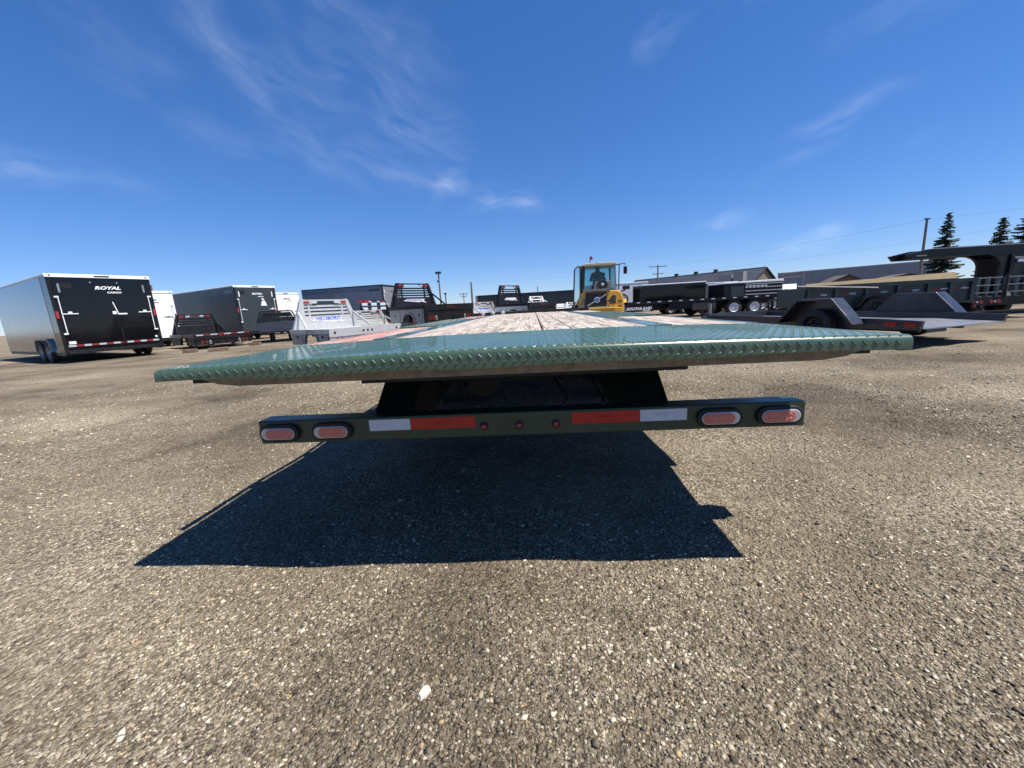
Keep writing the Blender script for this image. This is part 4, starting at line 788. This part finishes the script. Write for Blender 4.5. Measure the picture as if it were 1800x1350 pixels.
# ---------------------------------------------------------------- compact wheel loader, engine end towards the camera
def loader():
    yel = mat('loader_yellow', (.68, .35, .025), .38, var=.06, scale=4, coat=.2, dirt=.08)
    dgr = mat('loader_dark_grey', (.035, .035, .036), .5, var=.15)
    tan = mat('loader_dusty_grey', (.20, .185, .165), .6, var=.15)
    gl = glass('cab_glass', (.68, .83, .85))
    T = thing('wheel_loader', 'yellow compact wheel loader with glazed cab and open side door', 'loader', (2.42, 14.1, 0), R(-3))
    # hood
    MB().prism([(-.80, .62), (-.80, 1.05), (-.68, 1.30), (-.55, 1.42), (.55, 1.42), (.70, 1.36), (.80, 1.10), (.80, .62)], 'y', .02, 1.15).build('engine_hood', yel, T, bevel=.03)
    MB().prism([(-.60, .78), (-.52, 1.38), (.20, 1.38), (.20, .74), (-.30, .70)], 'y', -.03, .018).build('radiator_grille', dgr, T, bevel=.01)
    for k in range(7): MB().bx(-.50, .18, -.042, -.031, .85+.07*k, .875+.07*k).build('grille_bar', satin, T)
    MB().lathe([(0, .085), (-.02, .08)], (-.14, -.043, 1.12), 'y', 18).build('badge_disc', mat('badge_blue', (.12, .2, .36), .3), T)
    mb = MB(); mb.prism([(-.14+.105*math.cos(a), 1.12+.105*math.sin(a)) for a in [2*math.pi*k/20 for k in range(20)]]+[], 'y', -.050, -.044); mb.build('badge_ring', clear, T)
    MB().lathe([(0, .085), (-.004, .08)], (-.14, -.0505, 1.12), 'y', 18).build('badge_face', mat('badge_blue', (.12, .2, .36), .3), T)
    mb = MB(); mb.bar((-.47, -.046, .93), (-.21, -.046, 1.08), .02, .03); mb.bar((-.07, -.046, 1.16), (.18, -.046, 1.30), .02, .03); mb.build('badge_slash', clear, T)
    MB().prism([(.30, .96), (.30, 1.14), (.42, 1.26), (.52, 1.24), (.52, .96)], 'y', .012, .0195).build('lamp_recess', dgr, T)
    for z in (1.04, .86): MB().bx(.22, .30, .010, .0195, z, z+.05).build('vent_slot', dgr, T); MB().bx(.60, .72, .010, .0195, z-.02, z+.03).build('vent_slot', dgr, T)
    MB().prism([(-.78, .88), (-.50, .90), (-.58, 1.20)], 'y', -.012, .0195).build('warning_triangle', tan, T)
    MB().bx(-.62, .34, -.06, .10, 1.425, 1.50).build('hood_ledge', tan, T)
    ft = MB().prism([(-.26, 1.50), (-.20, 1.74), (.38, 1.76), (.34, 1.50)], 'y', -.02, .12).build('rear_shroud', tan, T, bevel=.01)
    MB().lathe([(0, .19), (-.02, .185), (-.02, .15), (-.005, .14), (-.03, .05)], (.05, -.021, 1.62), 'y', 22).build('fan_ring', dgr, T)
    MB().lathe([(0, .05), (-.02, .03)], (.05, -.052, 1.64), 'y', 12).build('fan_hub', clear, T)
    MB().bx(-.72, .72, -.10, .018, .48, .83).build('counterweight', yel, T, bevel=.02); MB().bx(-.70, .5, -.16, -.102, .84, .88).build('guard_bar', mat('pale_yellow_bar', (.62, .52, .25), .5), T)
    letters('L25', .09, satin, T, (.58, .012, .76), FACE_BACK, 0, .003)
    # cab
    y0, y1, zb, zt = .55, 1.95, 1.40, 2.36
    MB().bx(-.62, .66, y0, y1, 1.0, 1.395).build('cab_base', dgr, T)
    for x in (-.56, .60):
        for y in (y0+.04, y1-.04): MB().bar((x, y, zb), (x*.94, y, zt-.02), .075, .07).build('cab_post', dgr if y > 1 or x < 0 else galv, T)
    MB().prism([(-.62, zt-.02), (-.58, zt+.05), (-.4, zt+.075), (.45, zt+.075), (.60, zt+.05), (.66, zt-.02)], 'y', y0-.08, y1+.08).build('cab_roof', mat('cream_roof', (.5, .44, .32), .5, var=.06, dirt=.1), T, bevel=.015)
    MB().bx(-.50, .52, y0+.03, y0+.036, zb+.02, zt-.02).build('rear_window', gl, T); MB().bx(-.50, .52, y1-.036, y1-.03, zb+.02, zt-.02).build('front_window', gl, T)
    MB().bx(.575, .581, y0+.09, y1-.09, zb+.02, zt-.02).build('side_window', gl, T)
    # open door on the left swung back towards the camera
    mb = MB(); p = [Vector((-.60, y0+.02, 1.05)), Vector((-.96, y0-.55, 1.05)), Vector((-.90, y0-.50, 2.20)), Vector((-.78, y0-.30, 2.32)), Vector((-.58, y0+.02, 2.32))]
    for a, b in zip(p, p[1:]+p[:1]): mb.tube([a, b], .028, 6)
    mb.tube([Vector((-.70, y0-.14, 1.05)), Vector((-.69, y0-.14, 2.32))], .022, 6); dr = mb.build('open_door', dgr, T)
    MB().add([p[0], p[1], p[2], p[3], p[4]], [(0, 1, 2, 3, 4)]).build('door_glass', gl, dr)
    # seat and wheel inside
    MB().box((.08, 1.25, 1.48), (.5, .5, .14)).build('seat', dgr, T, bevel=.03); MB().box((.08, .98, 1.72), (.46, .12, .40)).build('seat_back', dgr, T, bevel=.04)
    mb = MB(); mb.tube([(.08+.19*math.cos(t), 1.70+.05*math.sin(t), 1.78+.16*math.sin(t)) for t in [2*math.pi*k/16 for k in range(17)]], .016, 6); mb.tube([(.08, 1.70, 1.78), (.08, 1.86, 1.42)], .03, 6); mb.build('steering_wheel', satin, T)
    # beacon, mirrors, lamps
    MB().tube([(-.30, y0+.1, zt+.06), (-.30, y0+.1, zt+.20)], .018, 6).build('beacon_stalk', galv, T)
    MB().lathe([(.20, .055), (.22, .06), (.30, .055), (.33, .02)], (-.26, y0+.1, zt), 'z', 14).build('beacon', mat('beacon_red', (.25, .03, .03), .2), T, smooth=True)
    mb = MB(); mb.tube([(.62, y0+.05, zt-.03), (.78, y0-.02, zt-.02), (.92, y0-.02, zt+.0), (.92, y0-.02, zt-.08)], .016, 6); mb.tube([(.72, y0, zt), (.70, y0, 1.45)], .02, 6); mb.build('mirror_arm', satin, T)
    MB().box((.93, y0-.02, zt-.24), (.13, .05, .26)).build('mirror', satin, T, bevel=.02)
    mb = MB(); mb.bar((.66, .5, 1.32), (.92, .35, 1.44), .04, .05); mb.box((.92, .30, 1.50), (.24, .12, .12)); mb.build('work_lamp', satin, T, bevel=.015)
    for s in (-1, 1):
        for y in (.62, 2.55): wheel(T, (s*.72, y, .52), .52, .36, s, rim=mat('loader_rim', (.45, .44, .42), .5), n=26)
        MB().prism([(.05, .98), (.12, 1.10), (1.15, 1.10), (1.22, .98)], 'x', *sorted((s*.56, s*.90))).build('mud_guard', yel if s > 0 else tan, T)
    MB().bx(-.45, .45, 1.16, 2.9, .45, .98).build('chassis', yel, T)
    mb = MB()
    for s in (-1, 1): mb.bar((s*.35, 2.3, 1.35), (s*.35, 3.3, .55), .12, .2)
    mb.build('lift_arm', yel, T)
    mb = MB(); mb.prism([(3.2, .12), (3.2, .85), (3.28, .88), (3.30, .30), (3.45, .16), (4.0, .14), (4.0, .10), (3.4, .08)], 'x', -1.15, 1.15); bk = mb.build('bucket', mat('bucket_steel', (.22, .20, .18), .6, .2, var=.25, dirt=.3), T)
    for x in (-1.16, 1.13): MB().prism([(3.2, .10), (3.2, .86), (3.5, .75), (4.0, .12)], 'x', x, x+.03).build('bucket_side', mat('bucket_steel', (.22, .20, .18), .6), T)
    return T
LD = loader()
def person():
    # one skinned body, seated and leaning slightly, hands on the wheel
    V = [(.0, .0, .0), (0, -.01, .25), (0, -.03, .46), (0, .0, .56), (0, .03, .64), (0, .03, .78),
         (-.19, -.02, .45), (-.25, .12, .24), (-.15, .36, .26), (.19, -.02, .45), (.25, .12, .24), (.15, .36, .26),
         (-.10, .03, -.02), (-.14, .42, .0), (-.14, .48, -.38), (-.14, .60, -.42), (.10, .03, -.02), (.14, .42, .0), (.14, .48, -.38), (.14, .60, -.42)]
    E = [(0, 1), (1, 2), (2, 3), (3, 4), (4, 5), (2, 6), (6, 7), (7, 8), (2, 9), (9, 10), (10, 11), (0, 12), (12, 13), (13, 14), (14, 15), (0, 16), (16, 17), (17, 18), (18, 19)]
    rad = [(.16, .12), (.17, .12), (.16, .10), (.06, .06), (.10, .11), (.09, .10), (.075, .075), (.05, .05), (.035, .03), (.075, .075), (.05, .05), (.035, .03), (.09, .09), (.07, .07), (.05, .05), (.045, .035), (.09, .09), (.07, .07), (.05, .05), (.045, .035)]
    for s, i in ((-1, 8), (1, 11)):                       # five fingers closing on the rim
        for k in range(5):
            a = V[i]; b = (a[0]+s*(.02-.012*k), a[1]+.05, a[2]+.02-.004*k); c = (b[0]-s*.012, b[1]+.035-.006*k, b[2]-.03)
            V += [b, c]; E += [(i, len(V)-2), (len(V)-2, len(V)-1)]; rad += [(.009, .009), (.008, .008)]
    me = bpy.data.meshes.new('person'); me.from_pydata(V, E, [])
    o = bpy.data.objects.new('person', me); C.objects.link(o)
    sk = o.modifiers.new('skin', 'SKIN'); sk.use_smooth_shade = True
    for k, r in enumerate(rad): me.skin_vertices[0].data[k].radius = r
    me.skin_vertices[0].data[0].use_root = True
    ss = o.modifiers.new('sub', 'SUBSURF'); ss.levels = 1; ss.render_levels = 1
    me.materials.append(mat('dark_work_clothes', (.018, .02, .026), .85, var=.2))
    o.location = (2.50, 15.28, 1.62); o.rotation_euler = (0, 0, R(-3))
    tag(o, 'person in dark clothes and cap sitting at the wheel inside the loader cab', 'person')
    MB().lathe([(-.02, .095), (.05, .095), (.09, .06), (.10, .02)], (0, .03, .80), 'z', 14).build('cap', mat('dark_cap', (.02, .02, .024), .8), o, smooth=True)
    return o
person()

# ---------------------------------------------------------------- buildings
roofd = mat('dark_metal_roof', (.030, .035, .047), .55, .1, var=.1, scale=.6, bump=.0)
brownw = mat('tan_metal_wall', (.155, .120, .075), .6, var=.1, scale=.7)
greyw = mat('grey_metal_wall', (.20, .21, .23), .55, var=.05, scale=.5)
def shed():
    T = thing('warehouse', 'long low warehouse with dark ribbed roof and tan gable end', 'building', (46.6, 78, 0), math.atan2(21, -17.4))
    Lw = 27.3; D = 12; He = 2.7; Hr = 5.55     # own +X along the eaves, away to the left
    for s in (0, 1): MB().bx(0, Lw, (0 if s == 0 else D-.2), (.2 if s == 0 else D), 0, He-.01).build('wall', greyw, T)
    MB().prism([(.2, 0), (D-.2, 0), (D-.2, He), (D/2, Hr-.12), (.2, He)], 'x', .1, .3).build('gable_wall', brownw, T); MB().prism([(.2, 0), (D-.2, 0), (D-.2, He), (D/2, Hr-.12), (.2, He)], 'x', Lw-.3, Lw-.1).build('gable_wall', brownw, T)
    for s in (0, 1):
        n = 27
        for k in range(n):
            x0 = -.3+k*(Lw+.6)/n; x1 = x0+(Lw+.6)/n-.03
            ye, yr = (-.4, D/2-.002) if s == 0 else (D+.4, D/2+.002)
            MB().add([(x0, ye, He-.08), (x1, ye, He-.08), (x1, yr, Hr), (x0, yr, Hr), (x0, ye, He+.02), (x1, ye, He+.02), (x1, yr, Hr+.1), (x0, yr, Hr+.1)], [(0, 1, 2, 3), (4, 5, 6, 7), (0, 1, 5, 4), (1, 2, 6, 5), (2, 3, 7, 6), (3, 0, 4, 7)]).build('roof_panel', roofd, T)
    for s in (-.44, D+.40): MB().bx(-.3, Lw+.3, s, s+.04, He-.18, He+.0).build('eave_trim', whitep, T)
    MB().bx(-.3, Lw+.3, D/2-.2, D/2+.2, Hr+.10, Hr+.16).build('ridge_cap', whitep, T)
    for x in (8.5, 12.5, 16.8): MB().bx(x, x+.6, D/2-.3, D/2+.3, Hr+.162, Hr+.6).build('roof_vent', satin, T)
    for x, w_, h in ((1.2, 1.6, 1.3), (3.2, 2.2, .9)): MB().bx(x, x+w_, D-1.6, D-.2, He+.3, He+h+1.0).build('air_unit', galv, T)
shed()
def grey_building():
    T = thing('grey_warehouse', 'flat roofed grey metal warehouse behind the dump trailer', 'building', (98.5, 104, 0), math.atan2(19, -22))
    Lw = 29; n = 12
    for k in range(n): MB().bx(k*Lw/n+.01, (k+1)*Lw/n-.01, 15.8, 16.0, 0, 5.95).build('wall_panel', greyw, T); MB().bx(k*Lw/n+.01, (k+1)*Lw/n-.01, 0, .2, 0, 5.95).build('wall_panel', greyw, T)
    for x in (0, Lw-.2): MB().bx(x+.01, x+.19, .21, 15.79, 0, 5.95).build('end_wall', greyw, T)
    MB().bx(-.1, Lw+.1, -.1, 16.1, 5.952, 6.15).build('roof', mat('pale_flashing', (.38, .39, .41), .5, .3, var=.05), T)
grey_building()
brk = mat('brown_siding', (.12, .085, .065), .8, var=.15, scale=1); shg = mat('brown_shingle', (.075, .058, .05), .9, var=.3, scale=3)
def house(label, x, y, w, d, he, hr, rz):
    T = thing('small_house', label, 'house', (x, y, 0), R(rz), 'brown roofed houses far off')
    MB().bx(-w/2, w/2, 0, d, 0, he).build('wall', brk, T)
    MB().prism([(-w/2+.02, he+.002), (w/2-.02, he+.002), (0, hr-.08)], 'y', .02, d-.02).build('gable', brk, T)
    for s in (-1, 1): MB().prism([(s*(w/2+.4), he-.22), (s*(w/2+.4), he-.05), (s*.001, hr+.12), (s*.001, hr)], 'y', -.4, d+.4).build('roof', shg, T)
    for x_ in (-w/4, w/4): MB().bx(x_-.5, x_+.5, -.04, -.003, he-1.5, he-.5).build('window', mat('dark_pane', (.03, .035, .04), .1), T)
house('brown gabled house peeping above the tan tarp near its front end', 60.7, 80, 4.4, 7, 2.55, 3.62, -20)
house('wider brown gabled house beside the leaning wooden pole', 73.5, 82, 8.0, 7, 2.45, 3.25, -20)
# small yard structures beyond the hauler
T = thing('pipe_frame', 'bare steel pipe frame rising beside the tan gable end', 'frame', (22.2, 36.5, 0), R(-35))
mb = MB()
for x in (0, 1.5): MB().tube([(x, 0, 0), (x, 0, 2.68)], .035, 6).build('post', galv, T)
MB().tube([(-.02, 0, 2.66), (1.52, 0, 2.72)], .035, 6).build('top_rail', galv, T); MB().tube([(0, 0, 2.3), (1.5, 0, 2.3)], .025, 6).build('mid_rail', galv, T)
T = thing('white_van', 'small white van far off between the livestock trailer and the dump trailer', 'van', (23.2, 36.0, 0), R(62))
MB().prism([(0, .35), (0, 1.0), (.5, 1.15), (.9, 1.72), (3.6, 1.72), (3.7, .35)], 'y', 0, 1.7).build('body', whitep, T, bevel=.05); MB().prism([(.62, 1.15), (.95, 1.62), (1.6, 1.62), (1.6, 1.15)], 'y', -.01, -.002).build('side_window', mat('dark_pane', (.03, .035, .04), .1), T)
for x in (.7, 3.0):
    wheel(T, (x, .05, .32), .32, .2, -1, ax='y', n=18); wheel(T, (x, 1.65, .32), .32, .2, 1, ax='y', n=18)
T = thing('rack_cart', 'small rusty steel rack standing in front of the white van', 'rack', (14.6, 23.6, 0), R(-20))
rust = mat('rusty_red_steel', (.16, .05, .03), .8, var=.3, dirt=.3)
for x in (0, .7):
    for y in (0, .5): MB().bx(x, x+.06, y, y+.06, 0, 1.2).build('post', rust, T)
for z in (.3, .6, .9, 1.14): MB().bx(.061, .699, .0, .56, z, z+.04).build('shelf', satin if z < 1 else rust, T)

# ---------------------------------------------------------------- poles and wires
polem = mat('weathered_pole_wood', (.16, .14, .12), .9, var=.2, scale=3, stretch=(4, 4, .4)); wire = mat('wire_black', (.03, .03, .035), .6)
def utility_pole(label, x, y, h, lean=0., arms=(), mtl=polem, r=.14):
    T = thing('utility_pole', label, 'pole', (x, y, 0), 0, 'poles beyond the yard')
    MB().tube([(0, 0, 0), (lean*.5, 0, h*.5), (lean, 0, h)], [r, r*.85, r*.7], 8).build('shaft', mtl, T, smooth=True)
    for z, w_ in arms:
        MB().box((lean*z/h, 0, z), (w_, .12, .12)).build('crossarm', polem, T)
        for s in (-.42, .42): MB().lathe([(0, .05), (.16, .04)], (lean*z/h+s*w_, 0, z+.06), 'z', 8).build('insulator', galv, T)
    return T
t1 = thing('light_pole', 'tall steel floodlight pole with a cluster of heads behind the truck beds', 'pole', (-14.1, 60, 0), 0, 'poles beyond the yard')
MB().tube([(0, 0, 0), (.0, 0, 6.9)], [.16, .10], 8).build('shaft', polem, t1, smooth=True)
for x in (-.3, 0, .3): MB().box((x, -.15, 6.75), (.24, .3, .34)).build('flood_head', satin, t1, bevel=.03)
MB().box((-.2, -.1, 5.5), (.2, .2, .22)).build('junction_box', satin, t1)
t2 = thing('light_pole', 'short slim lamp pole next to the floodlight pole', 'pole', (-13.3, 60, 0), 0, 'poles beyond the yard')
MB().tube([(0, 0, 0), (0, 0, 3.6)], .08, 8).build('shaft', satin, t2, smooth=True); MB().box((0, -.1, 3.62), (.36, .4, .2)).build('lamp_head', satin, t2, bevel=.03)
utility_pole('small distant pole with two crossarms past the floodlight pole', -14.0, 80, 4.4, 0, ((4.2, 1.8), (3.7, 1.0)), r=.1)
utility_pole('bare grey pole standing right of the small crossarm pole', -9.2, 60, 5.1, 0, (), r=.18)
utility_pole('thin pole top showing above the white bed rack', .86, 60, 3.9, 0, (), r=.09)
utility_pole('crossarm pole in front of the ribbed warehouse roof', 23.3, 75, 7.2, 0, ((6.9, 3.2), (5.6, 1.8)), r=.17)
utility_pole('plain leaning wooden pole between the spruces and the gooseneck', 36.95, 40, 6.95, -.10, (), r=.13)
MB().box((-.10, 0, 6.98), (.42, .14, .1)).build('pole_cap', satin, [o for o in bpy.data.objects if o.name.startswith('utility_pole')][-1])
utility_pole('thin dark pole rising behind the narrow white cargo trailer', -40.3, 40, 5.4, 0, (), r=.10)
def wire_run(label, a, b, sag, r=.007):
    a, b = Vector(a), Vector(b); pts = [a.lerp(b, k/24)-Vector((0, 0, sag*4*(k/24)*(1-k/24))) for k in range(25)]
    o = MB().tube(pts, r, 5).build('power_line', wire); tag(o, label, 'wire', 'overhead power lines')
wire_run('overhead wire running from the bare grey pole to the crossarm pole', (-9.2, 60, 5.0), (22.0, 75, 7.0), .45)
wire_run('upper wire from the crossarm pole to the leaning wooden pole', (24.6, 75, 7.05), (36.95, 40, 6.95), .35)
wire_run('lower wire from the crossarm pole towards the spruces', (24.2, 75, 5.7), (60, 38, 7.6), .8)
wire_run('wire leaving the leaning wooden pole towards the spruces', (36.95, 40, 6.9), (75, 42, 11.5), .7)

# ---------------------------------------------------------------- spruces
barkm = mat('spruce_bark', (.07, .05, .038), .95, var=.3, scale=8)
def needle_mat(name, c):
    M = mat(name, c, .8, var=.5, scale=1.4); return M
def spruce(label, x, y, h, rad, seed, c=(.040, .066, .034)):
    rnd = random.Random(seed)
    T = thing('spruce_tree', label, 'tree', (x, y, 0), 0, 'spruces beyond the yard')
    MB().tube([(0, 0, 0), (.03*h*.1, 0, h*.5), (0, 0, h*.99)], [h*.022, h*.013, .012], 8).build('trunk', barkm, T, smooth=True)
    mb = MB(); br = MB(); z = h*.07
    while z < h*.985:
        f = 1-z/h; Lb = rad*(f**.8)*(1.04-.12*math.sin(z*3.3)); n = max(5, int(9*f**.4)+rnd.randint(-1, 1)); a0 = rnd.uniform(0, 6.28)
        for k in range(n):
            a = a0+2*math.pi*k/n+rnd.uniform(-.3, .3); lb = Lb*rnd.uniform(.62, 1.15)+.12; dx, dy = math.cos(a), math.sin(a)
            zj = rnd.uniform(-.016, .016)*h; dr_ = rnd.uniform(.22, .5); pt = lambda t: Vector((dx*lb*t, dy*lb*t, z+zj+lb*(-dr_*t+.26*t*t)))
            br.tube([pt(0), pt(.5), pt(.9)], [.012+.012*lb, .008+.006*lb, .005], 4, False)
            m_ = max(4, int(lb*11))
            for q in range(m_):
                t = .12+.9*(q+rnd.random())/m_; p = pt(t); wd = lb*.24*(1.15-t)+.085
                for s in (-1, 1):
                    u = Vector((dx*.5-s*dy, dy*.5+s*dx, -.35-rnd.random()*.35)).normalized()*wd*rnd.uniform(.8, 1.5); v_ = Vector((dx, dy, rnd.uniform(-.1, .3)))*(.10+.05*rnd.random())
                    mb.add([p-v_*.5, p+v_*.5, p+u+v_*.3, p+u*1.05-v_*.2], [(0, 1, 2, 3)])
                if q % 2 == 0:
                    dn = Vector((rnd.uniform(-.05, .05), rnd.uniform(-.05, .05), -.09-.10*rnd.random())); v_ = Vector((dx, dy, 0))*.09
                    mb.add([p-v_, p+v_, p+v_*.6+dn, p-v_*.6+dn], [(0, 1, 2, 3)])
        z += h*.033*(.75+.5*rnd.random())*(.6+.7*f)
    cr = mb.build('crown', needle_mat('spruce_needles_%d' % seed, c), T); br.build('branch', barkm, T)['kind'] = 'stuff'
spruce('tall narrow spruce directly behind the gooseneck neck', 43.6, 45, 8.25, 1.75, 3)
spruce('yellow green spruce rising right of the tall narrow one', 49.0, 45, 7.5, 1.7, 5, (.055, .075, .025))
spruce('large dark spruce cut by the edge of the picture', 52.6, 45.5, 9.6, 2.9, 9)
